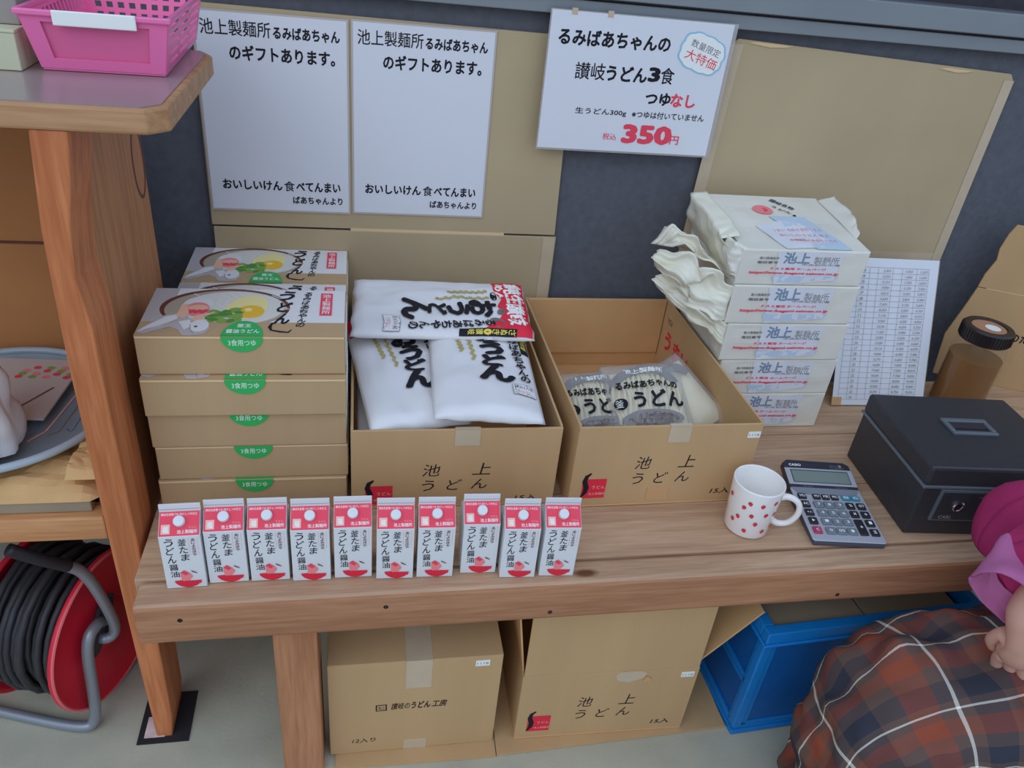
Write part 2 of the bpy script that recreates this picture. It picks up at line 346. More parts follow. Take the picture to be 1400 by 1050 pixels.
# ================================================================ SHELF UNIT ON THE LEFT
sh = thing('wooden_shelf_unit', 'orange-brown wooden shelf unit with grey top at the left, on black foot plate', 'shelf', (-.9, 1.3, 0))
mb = MB(); mb.prism([(-1.6, 1.06), (-.262, 1.06), (-.238, 1.085), (-.238, 1.44), (-.255, 1.47), (-1.6, 1.47)], 1.234, 1.266, 'wood_edge'); wpart(mb, 'table_top', sh, bevel=.004)
mb = MB(); mb.prism([(-1.6, 1.066), (-.268, 1.066), (-.248, 1.09), (-.248, 1.435), (-.26, 1.465), (-1.6, 1.465)], 1.266, 1.2675, 'top_sheet'); wpart(mb, 'top_sheet', sh)
# post: sawn front face, carved in below the top
pr = [(-.416, 0), (-.386, 0), (-.379, .06), (-.376, .25), (-.375, .55), (-.376, .90), (-.375, .95), (-.384, 1.03), (-.376, 1.11), (-.366, 1.16), (-.356, 1.234), (-.402, 1.234), (-.414, 1.1), (-.419, .9), (-.42, .5), (-.419, .25)]
mb = MB(); mb.prism(pr, 1.064, 1.165, 'wood_post', lambda x, z, y: (x, y, z)); wpart(mb, 'post', sh, bevel=.003)
for i, (y0, y1) in enumerate(((1.167, 1.272), (1.274, 1.385), (1.387, 1.50))):
    mb = MB(); mb.box(-.412, -.384, y0, y1, .30, 1.234, 'wood_panel'); wpart(mb, 'side_board', sh, bevel=.0015)
pr2 = Print(); YC = 1.462
for k in range(2):
    pts = [(YC + (.036 - k * .002) * math.cos(a), 1.075 + .062 * math.sin(a)) for a in [2 * math.pi * i / 28 for i in range(29)]]
    pr2.line(pts, .007, 'bowl_brown')
o = pr2.obj(lambda a, b, k: (-.384 + k + .9, a - 1.3, b), 'ring_stain', sh)
mb = MB(); mb.box(-1.6, -.413, 1.50, 1.512, .6, 1.234, 'plywood'); wpart(mb, 'back_panel', sh)
mb = MB(); mb.box(-1.6, -.413, 1.496, 1.4995, .90, .904, 'bowl_brown'); wpart(mb, 'back_batten', sh)
mb = MB(); mb.box(-1.6, -.413, 1.10, 1.50, .575, .60, 'wood_panel'); wpart(mb, 'shelf_board', sh)
mb = MB(); mb.box(-1.6, -.42, 1.064, 1.099, .552, .60, 'wood_rail'); wpart(mb, 'front_rail', sh, bevel=.003)
mb = MB(); mb.box(-1.6, -1.53, 1.064, 1.16, 0, 1.234, 'wood_post'); wpart(mb, 'post', sh, bevel=.004)
mb = MB(); mb.box(-.452, -.352, 1.05, 1.168, .0002, .004, 'foot_black'); mb.box(-.44, -.40, 1.062, 1.11, .004, .0055, 'mortar'); wpart(mb, 'foot_plate', sh)

# ================================================================ CARDBOARD AND SIGNS ON THE WALL
def sheet(name, x0, x1, z0, z1, y0, y1, m, label, cat, bevel=.0015, group=None):
    t = thing(name, label, cat, ((x0 + x1) / 2, y0, z0), 0, group); mb = MB(); mb.box(x0, x1, y0, y1, z0, z1, m); wpart(mb, 'panel', t, bevel=bevel); return t
cl = thing('flattened_cardboard', 'flattened tan cardboard behind the two portrait notices', 'cardboard', (.06, 1.70, .53))
mb = MB(); mb.prism([(-.315, .872), (.452, .872), (.440, 1.300), (.425, 1.306), (-.300, 1.312), (-.313, 1.30)], 1.698, 1.706, 'card_pale', lambda x, z, y: (x, y, z)); wpart(mb, 'upper_panel', cl, bevel=.001)
mb = MB(); mb.box(-.312, .455, 1.694, 1.702, .545, .868, 'card_pale'); wpart(mb, 'lower_flap', cl, bevel=.001)
mb = MB(); mb.box(.424, .4525, 1.6925, 1.6935, .55, .866, 'tape_clear'); mb.box(-.02, .33, 1.6965, 1.6975, .868, .874, 'card_edge'); wpart(mb, 'tape', cl)
cr = thing('flattened_cardboard', 'large bare tan cardboard sheet taped to the wall at right', 'cardboard', (1.14, 1.70, .83))
mb = MB(); mb.prism([(.772, .822), (1.502, .834), (1.502, 1.290), (1.492, 1.302), (.80, 1.328), (.786, 1.318)], 1.698, 1.706, 'card_pale', lambda x, z, y: (x, y, z)); wpart(mb, 'panel', cr, bevel=.0015)
mb = MB(); mb.box(1.478, 1.5045, 1.6965, 1.6975, .834, 1.288, 'tape_clear'); mb.prism([(.769, .83), (.797, .83), (.812, 1.318), (.784, 1.318)], 1.6965, 1.6975, 'tape_clear', lambda x, z, y: (x, y, z)); mb.box(.80, 1.477, 1.6965, 1.6975, .834, .856, 'tape_clear'); wpart(mb, 'edge_tape', cr)
mb = MB()
for a, b, c in ((.82, .93, 1.322), (1.30, 1.39, 1.302)):
    mb.prism([(a, c), (a + .02, c + .003), (b, c), (b - .02, c - .004), ((a + b) / 2, c - .006)], 1.696, 1.698, 'card_edge', lambda x, z, y: (x, y, z))
wpart(mb, 'torn_edge', cr)

def notice(x0, z0, label):                                       # laminated B4 portrait notice, the drawn mascot left out
    W, H = .2835, .388
    t = thing('paper_notice', label, 'notice', (x0, 1.696, z0), 0, 'portrait notices on the cardboard')
    mb = MB(); mb.box(-.004, W + .004, -.0008, 0, -.004, H + .004, 'laminate'); mb.obj('laminate_margin', t)
    mb = MB(); mb.box(0, W, -.0014, -.0008, 0, H, 'paper'); mb.obj('paper', t)
    p = Print()
    p.text('池上製麺所', .009, H - .041, 'ink', h=.028, w=.130, bold=.010); p.text('るみばあちゃん', .144, H - .041, 'ink', h=.022, w=.126, bold=.035)
    p.text('のギフトあります。', .060, H - .084, 'ink', h=.027, w=.200, bold=.032)
    p.text('おいしいけん', .024, .044, 'ink', h=.020, w=.120, bold=.035); p.text('食', .149, .043, 'ink', h=.022, w=.021, bold=.012); p.text('べてんまい', .174, .044, 'ink', h=.020, w=.092, bold=.035); p.text('ばあちゃんより', .166, .016, 'ink', h=.016, w=.104, bold=.03)
    p.obj(lambda a, b, k: (a, -.0014 - k, b), 'printing', t); return t
notice(-.307, .911, 'white portrait notice, left one of the two alike on the tan cardboard')
notice(-.011, .913, 'white portrait notice, right one of the two alike on the tan cardboard')
t = thing('price_notice', 'white landscape price notice with red 350 taped under the grey rail', 'notice', (.378, 1.666, 1.085))
W, H = .390, .272
mb = MB(); mb.box(-.003, W + .009, -.0008, 0, -.004, H + .002, 'laminate_clear'); mb.obj('laminate_margin', t)
mb = MB(); mb.box(0, W, -.0014, -.0008, 0, H, 'paper'); mb.obj('paper', t)
p = Print(); q = lambda u, v: (u * W, (1 - v) * H)
def tl(s, u0, u1, v, h, m='ink', b=.02): x, y = q(u0, v); p.text(s, x, y - h, m, h=h, w=(u1 - u0) * W, bold=b)
tl('るみばあちゃんの', .050, .66, .12, .030, 'ink', .035); tl('讃岐', .160, .325, .345, .033, 'ink', .010); tl('うどん', .335, .56, .355, .029, 'ink', .035); tl('3', .575, .63, .35, .026, 'ink', .05); tl('食', .64, .715, .34, .033, 'ink', .012)
tl('つゆ', .578, .72, .53, .025, 'ink', .035); tl('なし', .725, .866, .53, .026, 'red', .035)
tl('生うどん300g', .19, .48, .675, .0145, 'ink', .015); tl('※つゆは付いていません', .515, .94, .675, .0145, 'ink', .015)
tl('税込', .366, .445, .86, .014, 'red', .004); tl('350', .485, .76, .79, .036, 'red', .055); tl('円', .765, .815, .855, .018, 'red', .02)
pts = []
for i in range(72):
    a = 2 * math.pi * i / 72; s = 1 + .055 * abs(math.sin(5.5 * a)); ca, sa = math.cos(a), math.sin(a); e = (abs(ca) ** 3 + abs(sa) ** 3) ** (-1 / 3)
    X, Y = .050 * ca * s * e, .036 * sa * s * e; c, d = math.cos(R(-17)), math.sin(R(-17)); pts.append((.331 + X * c - Y * d, .212 + X * d + Y * c))
p.poly(pts, 'sky_blue'); p.poly([(.331 + (x - .331) * .93, .212 + (y - .212) * .93) for x, y in pts], 'label_white')
p.text('数量限定', .331 + .004, .216, 'ink_soft', h=.015, w=.070, rot=-17, al='c'); p.text('大特価', .331 - .003, .191, 'red', h=.021, w=.076, rot=-17, al='c', bold=.005)
p.obj(lambda a, b, k: (a, -.0014 - k, b), 'printing', t)
for x in (.04, .115): mb = MB(); mb.box(x, x + .012, -.0022, -.0014, H - .006, H + .006, 'tape_clear'); mb.obj('tape', t)

# price table sheet leaning on the wall at the back of the bench
t = thing('price_table_sheet', 'white sheet with a ruled table of numbers leaning behind black cash box', 'sheet', (1.168, 1.470, .532), 0, rot=(R(-23), 0, R(-2)))
W, H = .250, .370
mb = MB(); mb.box(0, W + .003, 0, .004, 0, H, 'card_grey'); mb.obj('backing_card', t)
mb = MB(); mb.box(-.002, W, -.0012, 0, .002, H, 'paper'); mb.obj('paper', t)
p = Print()
for i in range(25): p.rect(.012, .016 + i * .0138, W - .026, .0167 + i * .0138, 'ink_grey')
for x in (.012, .035, .062, .085, .125, .15, .19, W - .0265): p.rect(x, .016, x + .0007, .016 + 24 * .0138, 'ink_grey')
nums = {}
for i in range(24):
    for x, mul in ((.095, 830), (.155, 350), (.195, 410)):
        p.text(f'{(26 - i) * mul:,}', x + .012, .019 + i * .0138, 'ink_grey', h=.0068, w=.020, al='c', bold=.01)
    p.text(str(26 - i), .045, .019 + i * .0138, 'ink_grey', h=.0068, w=.008, al='c', bold=.01)
p.obj(lambda a, b, k: (a, -.0012 - k, b), 'printing', t)
mb = MB(); mb.box(-.004, .022, -.0024, -.0012, .001, .022, 'tape_tan'); mb.obj('tape', t)
mb = MB(); mb.prism([(.0045, .02), (.0045, .22), (.092, .046)], .10, .104, 'card_grey', lambda y, z, x: (x, y, z)); mb.obj('rear_strut', t)

# ================================================================ OPEN NOODLE CARTONS
def carton_print(w, h, dv=0, right=True):
    p = Print()
    q = lambda u, v: (u * w, (1 - v - dv) * h)
    def T(s, u, v, uw, vh, **k): x, y = q(u, v + vh); p.text(s, x, y, 'ink', h=vh * h, w=uw * w, **k)
    T('池', .335, .37, .085, .155, shear=.15); T('上', .575, .365, .09, .155, shear=.15)
    T('う', .335, .58, .06, .14, shear=.15); T('ど', .455, .575, .075, .14, shear=.15); T('ん', .575, .575, .08, .13, shear=.15)
    T('15入', .80, .81, .11, .075, shear=.2, bold=.01)
    x0, y0 = q(.065, .86 + .02); x1, y1 = q(.195, .635)
    p.rect(x0, y0, x1, y1, 'red_deep')
    p.line([q(.105, .56), q(.082, .60), q(.075, .66), q(.088, .74), q(.085, .80), q(.066, .87)], [.003, .008, .010, .011, .010, .003], 'ink')
    p.text('うどん', *q(.12, .76), 'pink_soft', h=.008, w=.026); p.text('池上製麺所', *q(.105, .84), 'pink_soft', h=.006, w=.034)
    return p
def open_carton(label, x0, y0, w, d, h, zb, rz=0, dv=0, group='open noodle cartons on the bench', backh=.02, tapes=True):
    t = thing('cardboard_carton', label, 'box', (x0, y0, zb), rz, group); th = .005
    mb = MB(); mb.box(0, w, 0, d, 0, .005, 'card_in')
    mb.box(0, w, 0, th, .005, h, 'card'); mb.box(0, w, d - th, d, .005, h + backh, 'card_in')
    mb.box(0, th, th, d - th, .005, h + .002, 'card'); mb.box(w - th, w, th, d - th, .005, h + .002, 'card'); mb.obj('carton_walls', t, bevel=.0012)
    mb = MB(); mb.box(th + .003, w - th - .003, d - 2 * th - .002, d - th - .0005, .045, h + backh - .001, 'card_in'); mb.obj('folded_flap', t)
    carton_print(w, h, dv).obj(onfront(), 'printing', t)
    mb = MB()
    mb.box(w * .48, w * .60, -.0012, -.0002, h * .80, h + .0006, 'tape_clear'); mb.box(w * .48, w * .60, -.0012, th + .002, h + .0002, h + .001, 'tape_clear'); mb.obj('tape', t)
    return t
a = open_carton('open carton of white noodle bags, beside the gift box stack', -.018, 1.141, .388, .540, .181, .531, 0, dv=.06, backh=.0)
b = open_carton('open carton with clear noodle bags inside, left of stacked white parcels', .396, 1.124, .370, .545, .192, .531, R(.6), backh=0)
def sticker(par, x, z, w=.026, h=.014, txt='1118'):
    mb = MB(); mb.box(x, x + w, -.0012, -.0002, z, z + h, 'label_white'); s = mb.obj('price_sticker', par)
    p = Print(); p.text(txt, x + w / 2, z + h * .3, 'ink_grey', h=h * .4, w=w * .8, al='c'); p.obj(lambda a, b, k: (a, -.0012 - k, b), 'printing', s)
sticker(b, .342, .160)
mb = MB(); mb.box(.16, .205, -.0012, -.0002, .012, .045, 'tape_tan'); mb.obj('lower_tape', b)
p = Print()                                                      # red and black lettering on the inside of the right wall
p.text('うまい', .03, .080, 'red_deep', h=.046, w=.15, bold=.035); p.text('さぬきうどん', .20, .078, 'red_deep', h=.026, w=.17, bold=.02)
p.text('YS1', .02, .145, 'ink_soft', h=.014, w=.03)
p.obj(lambda a, bb, k: (.370 - .0055 - k, .53 - a, bb), 'inner_printing', b)

# soft pillow bags
def pillow(w, l, t, seed=0, wr=.004, seal=.02):
    def S(x, y, k=0, side=1):
        u, v = x / w, y / l
        e = max(0, 1 - abs(2 * u - 1) ** 3.2) ** .6 * max(0, min(1, (v * l - 0) / seal)) ** .7 * max(0, min(1, ((1 - v) * l) / seal)) ** .7 if 0 <= u <= 1 and 0 <= v <= 1 else 0
        n = noise.noise(Vector((x * 22 + seed, y * 16, seed))) * wr + noise.noise(Vector((x * 60 + seed, y * 30, seed + 5))) * wr * .35
        z = side * (t / 2 * e) + (n if side > 0 else -abs(n) * .3) * (.3 + e)
        sag = .006 * math.sin(3 * x / w + seed)
        return (x - w / 2, y - l / 2 + (.004 * noise.noise(Vector((x * 30, seed, 0)))), z + k + sag)
    return S
def noodle_bag(label, w, l, t, loc, rot, seed, group='white noodle bags in the open carton'):
    o = thing('noodle_bag', label, 'bag', loc, 0, group, rot=rot); S = pillow(w, l, t, seed)
    mb = MB(); mb.grid(30, 40, lambda u, v: S(u * w, v * l), 'bag_white'); mb.grid(30, 40, lambda u, v: S((1 - u) * w, v * l, 0, -1), 'bag_white'); mb.obj('pouch', o, smooth=True, weld=.0012)
    p = Print(); g = lambda x, y: (x * w, y * l)
    # red band on top with white brush letters
    p.poly([g(.02, .99), g(.98, .99), g(.98, .70), g(.90, .72), g(.80, .79), g(.70, .83), g(.62, .84), g(.55, .81), g(.40, .84), g(.22, .81), g(.02, .80)], 'red_deep')
    p.text('純生', *g(.08, .875), 'label_white', h=.10 * l, w=.40 * w, bold=.05); p.text('讃岐', *g(.50, .865), 'label_white', h=.10 * l, w=.34 * w, bold=.04); p.text('めん', *g(.10, .82), 'label_white', h=.045 * l, w=.3 * w, bold=.05)
    p.ell(*g(.80, .80), .085 * w, .045 * l, 'stone_print', rot=35); p.ell(*g(.62, .83), .05 * w, .022 * l, 'stone_print', rot=-30)
    p.rect(*g(.90, .58), *g(.985, .90), 'ink'); p.vtext('さぬき・讃岐', *g(.942, .895), 'ink_yellow', w=.055 * w, h=.042 * l, bold=.02)
    p.ell(*g(.34, .80), .07 * w, .02 * l, 'ink'); p.ell(*g(.34, .80), .055 * w, .014 * l, 'bag_white')
    for dx in (.26, .37):                                        # two plaits of straw
        for i in range(13): p.ell(*g(dx + .004 * i + (.008 if i % 2 else -.008), .76 - i * (.018 if dx < .3 else .024)), .018 * w, .014 * l, 'wheat', rot=25 if i % 2 else -25, n=8)
    p.text('お', *g(.44, .655), 'ink', h=.14 * l, w=.27 * w, bold=.055); p.text('う', *g(.50, .525), 'ink', h=.12 * l, w=.21 * w, bold=.06)
    p.text('ど', *g(.50, .42), 'ink', h=.10 * l, w=.22 * w, bold=.055); p.text('ん', *g(.46, .28), 'ink', h=.135 * l, w=.31 * w, bold=.065)
    p.vtext('るみばあちゃんの', *g(.82, .78), 'ink', w=.095 * w, h=.056 * l, bold=.03, slant=.002)
    p.rect(*g(.74, .17), *g(.96, .26), 'ink_grey'); p.rect(*g(.745, .173), *g(.955, .257), 'bag_white'); p.text('目安3人前', *g(.76, .22), 'ink', h=.026 * l, w=.18 * w); p.text('つゆなし', *g(.78, .182), 'red', h=.026 * l, w=.14 * w)
    p.obj(lambda x, y, k: S(x, y, k), 'printing', o, cut=.012, base=.0010)
    return o
noodle_bag('white noodle bag standing on the right half, plaits and 3 on front', .205, .355, .038, (.236, 1.314, .742), (R(4), R(0), R(-2)), 1)
noodle_bag('white noodle bag leaning at the left, partly under its right neighbour', .190, .355, .038, (.085, 1.335, .722), (R(6), R(-3), R(8)), 2)
noodle_bag('white noodle bag deep in the carton corner, mostly covered', .17, .355, .035, (.075, 1.345, .668), (R(3), R(-3), R(1)), 3)
noodle_bag('white noodle bag laid crosswise on top of the other bags', .215, .372, .038, (.170, 1.478, .784), (R(0), R(9), R(-92)), 4)

# clear bags of udon in the right-hand carton
def udon_bag(label, w, l, t, loc, rot, seed, front=True):
    o = thing('udon_bag', label, 'bag', loc, 0, 'clear noodle bags in the open carton', rot=rot); S = pillow(w, l, t, seed, .006, .03)
    S2 = pillow(w * .9, l * .82, t * .85, seed, .002, .03)
    mb = MB(); rr = random.Random(seed)
    for i in range(16 if front else 5):
        x = w * .9 * (.08 + .84 * i / 15); pts = [Vector(S2(min(w * .88, max(.003, x + .004 * math.sin(j * 1.3 + i))), l * .82 * (.05 + .9 * j / 7), -.004)) for j in range(8)]
        mb.tube(pts, .0042, 'udon', 6, 1)
    mb.grid(10, 10, lambda u, v: S2(u * w * .9, v * l * .82, -.007), 'udon')
    n = mb.obj('noodles', o, smooth=True); n['kind'] = 'stuff'
    mb = MB(); mb.grid(22, 26, lambda u, v: S(u * w, v * l), 'clear_film'); mb.grid(22, 26, lambda u, v: S((1 - u) * w, v * l, 0, -1), 'clear_film'); mb.obj('film', o, smooth=True, weld=.0012)
    p = Print(); g = lambda x, y: (x * w, y * l)
    pts = [(g(.5 + .40 * math.cos(R(a)), .60 + .24 * math.sin(R(a)))) for a in range(20, 165, 12)]
    p.line(pts, .020, 'ink_grey')
    if front:
        p.text('池上製麺所', *g(.26, .795), 'label_white', h=.012, w=.48 * w, bold=.02)
        p.text('るみばあちゃんの', *g(.14, .60), 'ink', h=.020, w=.74 * w, bold=.045); p.text('うどん', *g(.32, .36), 'ink', h=.040, w=.58 * w, bold=.04)
        p.ell(*g(.16, .42), .014, .015, 'ink'); p.text('釜', *g(.10, .375), 'label_white', h=.020, w=.016)
        p.ell(*g(.5, .22), .36 * w, .11 * l, 'ink_grey'); p.ell(*g(.5, .21), .30 * w, .08 * l, 'stone_print')
    p.obj(lambda x, y, k: S(x, y, k), 'printing', o, cut=.012, base=.0012); return o
udon_bag('clear udon bag at the left of the right carton', .165, .21, .045, (.490, 1.325, .628), (R(17), R(3), R(4)), 11)
udon_bag('clear udon bag overlapping its left neighbour in the right carton', .18, .21, .05, (.600, 1.315, .648), (R(20), R(-4), R(-4)), 12)
udon_bag('crumpled clear bag pressed against the right inner wall of the carton', .12, .20, .05, (.692, 1.34, .640), (R(25), R(-32), R(14)), 13, False)

# ================================================================ GIFT BOXES
GW, GD, GH = .326, .176, .0714
g0 = thing('noodle_gift_box', 'topmost gift box of the front stack, egg and bowl picture, green badge', 'box', (-.351, 1.155, .530 + 4 * .073), 0, 'noodle gift boxes')
mb = MB(); mb.box(0, GW, 0, GD, 0, GH, 'card_gift'); mb.obj('box_body', g0, bevel=.0016)
mb = MB(); mb.box(.001, GW - .001, -.0012, .002, GH - .004, GH - .0005, 'card_edge'); mb.box(GW - .0003, GW + .0009, .02, GD - .03, .006, GH - .008, 'white_box'); mb.obj('lid_fold', g0, bevel=.0005)
p = Print(); g = lambda u, v: (u * GW, (1 - v) * GD)
p.rect(*g(.0, .72), *g(.995, .005), 'white_box'); p.rect(*g(0, .72), *g(.12, 0.005), 'cloth_print')
def clip(pts): return pts
p.ell(*g(.385, .42), .325 * GW, .42 * GD, 'bowl_brown', n=40); p.ell(*g(.39, .44), .305 * GW, .40 * GD, 'bowl_grey', n=40); p.ell(*g(.42, .42), .26 * GW, .36 * GD, 'noodle_print', n=40)
for i in range(10):
    a = .2 + i * .045; p.line([g(a, .12 + .04 * math.sin(i)), g(a + .06, .22), g(a + .04, .34), g(a + .10, .44)], .0022, 'white_box')
p.rect(*g(.0, 1.0), *g(1.0, .72), 'card_gift')
p.ell(*g(.49, .40), .10 * GW, .26 * GD, 'yolk_pale', rot=-20); p.ell(*g(.515, .50), .068 * GW, .135 * GD, 'yolk'); p.ell(*g(.50, .46), .02 * GW, .04 * GD, 'yolk_pale')
rr = random.Random(5)
for i in range(46): p.ell(*g(.33 + rr.random() * .14 - .01, .50 + rr.random() * .18 + (.03 if i % 3 else -.06)), .007 + rr.random() * .003, .005, ['leaf', 'leaf2'][i % 2], n=7)
# photo of a person in white with a hood, at the lower left of the bowl
p.poly([g(.0, .93), g(.02, .85), g(.10, .60), g(.17, .55), g(.22, .62), g(.20, .74), g(.10, .90), g(.04, .96)], 'cloth_print')
p.poly([g(.13, .80), g(.18, .66), g(.24, .66), g(.31, .74), g(.34, .84), g(.32, .96), g(.26, .995), g(.22, .99), g(.19, .88)], 'cloth_print'); p.poly([g(.01, .92), g(.03, .84), g(.11, .62), g(.16, .58), g(.17, .66), g(.10, .82)], 'white_box'); p.poly([g(.18, .72), g(.23, .68), g(.25, .80), g(.22, .88)], 'white_box')
p.ell(*g(.245, .36), .075 * GW, .16 * GD, 'white_box'); p.ell(*g(.245, .46), .062 * GW, .14 * GD, 'red_soft'); p.ell(*g(.25, .43), .05 * GW, .055 * GD, 'skin_print')
for i in range(7): p.ell(*g(.20 + .015 * i, .50 + .03 * (i % 2)), .005, .005, 'red', n=8)
p.poly([g(.155, .60), g(.165, .38), g(.19, .35), g(.20, .44), g(.215, .56), g(.20, .66)], 'skin_print')
p.poly([g(.235, .70), g(.25, .60), g(.33, .52), g(.345, .53), g(.29, .63), g(.28, .72)], 'skin_print')
p.ell(*g(.285, .80), .045 * GW, .12 * GD, 'white_box'); p.ell(*g(.27, .82), .003, .003, 'ink_soft')
for pts in ([g(.03, .90), g(.10, .80), g(.17, .70)], [g(.24, .78), g(.25, .88), g(.27, .96)], [g(.06, .93), g(.14, .84)]): p.line(pts, .0012, 'ink_grey')
# brush lettering
for ch, v, u in (('う', .03, .650), ('ど', .28, .645), ('ん', .53, .640)): p.text(ch, *g(u, v + .22), 'ink', h=.20 * GD, w=.075 * GW, bold=.035, shear=.25)
p.line([g(.635, .73), g(.625, .82), g(.635, .88), g(.68, .91), g(.72, .92), g(.735, .86)], [.003, .006, .004, .005, .004, .001], 'ink')
p.vtext('るみばあちゃんの', *g(.795, .06), 'ink', w=.042 * GW, h=.088 * GD, shear=.2, slant=-.0010, bold=.02)
p.rect(*g(.865, .57), *g(.928, .08), 'red'); p.vtext('池上製麺所', *g(.8965, .10), 'label_white', w=.014, h=.083 * GD, bold=.01)
p.ell(.500 * GW, 0, .033, .052, 'green', 0, 180, 30)
p.text('釜玉', .5 * GW, .030, 'label_white', h=.012, w=.022, al='c', bold=.02); p.text('醤油うどん', .5 * GW, .010, 'label_white', h=.013, w=.052, al='c', bold=.02)
p.obj(ontop(GH), 'printing', g0, step=.00001, base=.0001)
p = Print(); p.ell(.5 * GW, GH, .033, .028, 'green', 180, 360, 30); p.text('3食用つゆ', .5 * GW, GH - .0165, 'label_white', h=.0115, w=.043, al='c', bold=.0)
p.obj(lambda x, y, k: (x, -.0012 - k, y), 'badge', g0)
ords = ['second from the top', 'third from the top', 'fourth from the top', 'bottom one']
for i, (dx, dy) in enumerate(((.001, -.014), (.000, -.002), (.002, .001), (-.001, -.002))):
    dup(g0, (-.351 + dx, 1.155 + dy, .530 + (3 - i) * .073), 0, f'gift box in the front stack, {ords[i]}')
for row, y in (('middle', 1.336), ('rear', 1.517)):
    for i in range(4):
        lab = f'gift box in the {row} stack, hidden behind the front stack' if i < 3 else ('top gift box of the middle stack, only a strip showing' if row == 'middle' else 'top gift box of the rear stack, nearest the wall cardboard')
        dup(g0, (-.354 + .001 * (i % 2), y, .530 + i * .073), 0, lab)

# ================================================================ SAUCE CARTONS
CW, CH = .0615, .112
c0 = thing('sauce_carton', 'x', 'carton', (0, 0, 0), 0, 'sauce cartons along the bench front')
mb = MB(); D = .0615; h2, ry = .138, .032
mb.add([(0, 0, 0), (CW, 0, 0), (CW, D, 0), (0, D, 0), (0, 0, CH), (CW, 0, CH), (CW, D, CH), (0, D, CH), (0, ry, h2), (CW, ry, h2), (.006, ry, h2 - .006), (CW - .006, ry, h2 - .006)],
       [(0, 3, 2, 1), (0, 1, 5, 4), (2, 3, 7, 6), (1, 2, 6, 5), (3, 0, 4, 7), (4, 5, 9, 8), (6, 7, 8, 9), (5, 6, 11), (5, 11, 9), (6, 9, 11), (7, 4, 10), (4, 8, 10), (7, 10, 8)], 'carton_white')
mb.obj('carton_body', c0, bevel=.0008)
mb = MB(); mb.box(0, CW, ry - .0015, ry + .0015, h2 - .001, .151, 'carton_white'); mb.box(.001, CW - .001, ry - .0022, ry - .0014, .1415, .1422, 'ink_grey'); mb.obj('top_fin', c0, bevel=.0006)
sl = math.atan2(h2 - CH, ry); sn, cs = math.sin(sl), math.cos(sl); SLL = math.hypot(h2 - CH, ry)
roof = lambda x, y, k: (x, y * cs - k * sn, CH + y * sn + k * cs)
p = Print(); p.rect(.001, .0008, CW - .001, SLL - .002, 'red')
p.text('讃岐名産麺づゆ 純だしつゆ仕立', .003, SLL - .0085, 'label_white', h=.0042, w=CW - .008); p.text('池上製麺所', CW - .004, .004, 'label_white', h=.006, w=.030, al='r', bold=.01); p.text('うどん', CW - .005, .012, 'pink_soft', h=.003, w=.012, al='r')
p.rect(.004, .004, .017, .019, 'pink_soft'); p.text('福', .0065, .006, 'label_white', h=.010, w=.008, bold=.02)
p.obj(roof, 'roof_label', c0)
mb = MB(); mx = Matrix.Translation(roof(CW * .5, SLL * .56, 0)) @ Matrix.Rotation(sl, 4, 'X')
mb.lathe([(.0088, 0), (.0088, .007), (.0078, .0092), (.0001, .0098)], 'carton_white', 20, mx=mx); mb.obj('screw_cap', c0, smooth=False)
p = Print(); yy = CH - .004
p.vtext('うどん', .0138, yy, 'ink', w=.013, h=.0165, bold=.008, shear=.1, slant=.0004); p.vtext('醤油', .0155, yy - .054, 'ink', w=.013, h=.014, bold=.004, slant=.0002)
p.vtext('釜たま', .0335, yy - .001, 'ink', w=.013, h=.0148, bold=.004, shear=.1, slant=.0008)
p.rect(.0435, yy - .036, .0438, yy, 'red_soft'); p.rect(.0565, yy - .036, .0568, yy, 'red_soft'); p.vtext('あじよみきや', .050, yy - .001, 'bowl_brown', w=.006, h=.0058, bold=.01)
cx, cy = .034, .021
p.ell(cx, cy, .0215, .0195, 'red_deep', 195, 345, 24); p.poly([(cx - .0205, cy - .004), (cx - .006, cy - .003), (cx + .002, cy - .0085), (cx + .010, cy - .006), (cx + .0205, cy - .006), (cx + .019, cy - .012), (cx - .016, cy - .013)], 'red_deep')
p.poly([(cx - .010, cy + .014), (cx - .004, cy + .0185), (cx + .004, cy + .012), (cx + .008, cy + .004), (cx + .002, cy - .004), (cx - .008, cy - .005), (cx - .010, cy + .004)], 'red_soft')
p.poly([(cx - .010, cy + .014), (cx - .004, cy + .0185), (cx + .003, cy + .011), (cx - .002, cy + .007)], 'red'); p.poly([(cx + .006, cy + .018), (cx + .014, cy + .013), (cx + .016, cy + .010), (cx + .008, cy + .014)], 'bowl_brown')
p.obj(onfront(), 'front_label', c0)
mb = MB(); mb.box(.0, .0006, 0, .0001, .002, .003, 'carton_white')
pos = [(-.310, .965, 1.5), (-.2455, .9725, .8), (-.1795, .9725, 0), (-.1125, .968, -.5), (-.0445, .970, -.5), (.0245, .963, -2), (.0925, .962, -2), (.1685, .966, -2), (.2355, .951, -3.2), (.3055, .950, -3.5)]
names = ['leftmost of the ten in the row', 'second from the left', 'third from the left', 'fourth from the left', 'fifth from the left', 'sixth from the left', 'seventh from the left', 'third from the right, pushed slightly back', 'second from the right', 'rightmost of the ten in the row']
for i, ((x, y, a), n) in enumerate(zip(pos, names)):
    lab = f'white and red sauce carton with round cap, {n}'
    if i == 0: c0.location = (x, y, .5302); c0.rotation_euler = (0, 0, R(a)); c0['label'] = lab
    else: dup(c0, (x, y, .5302), R(a), lab)

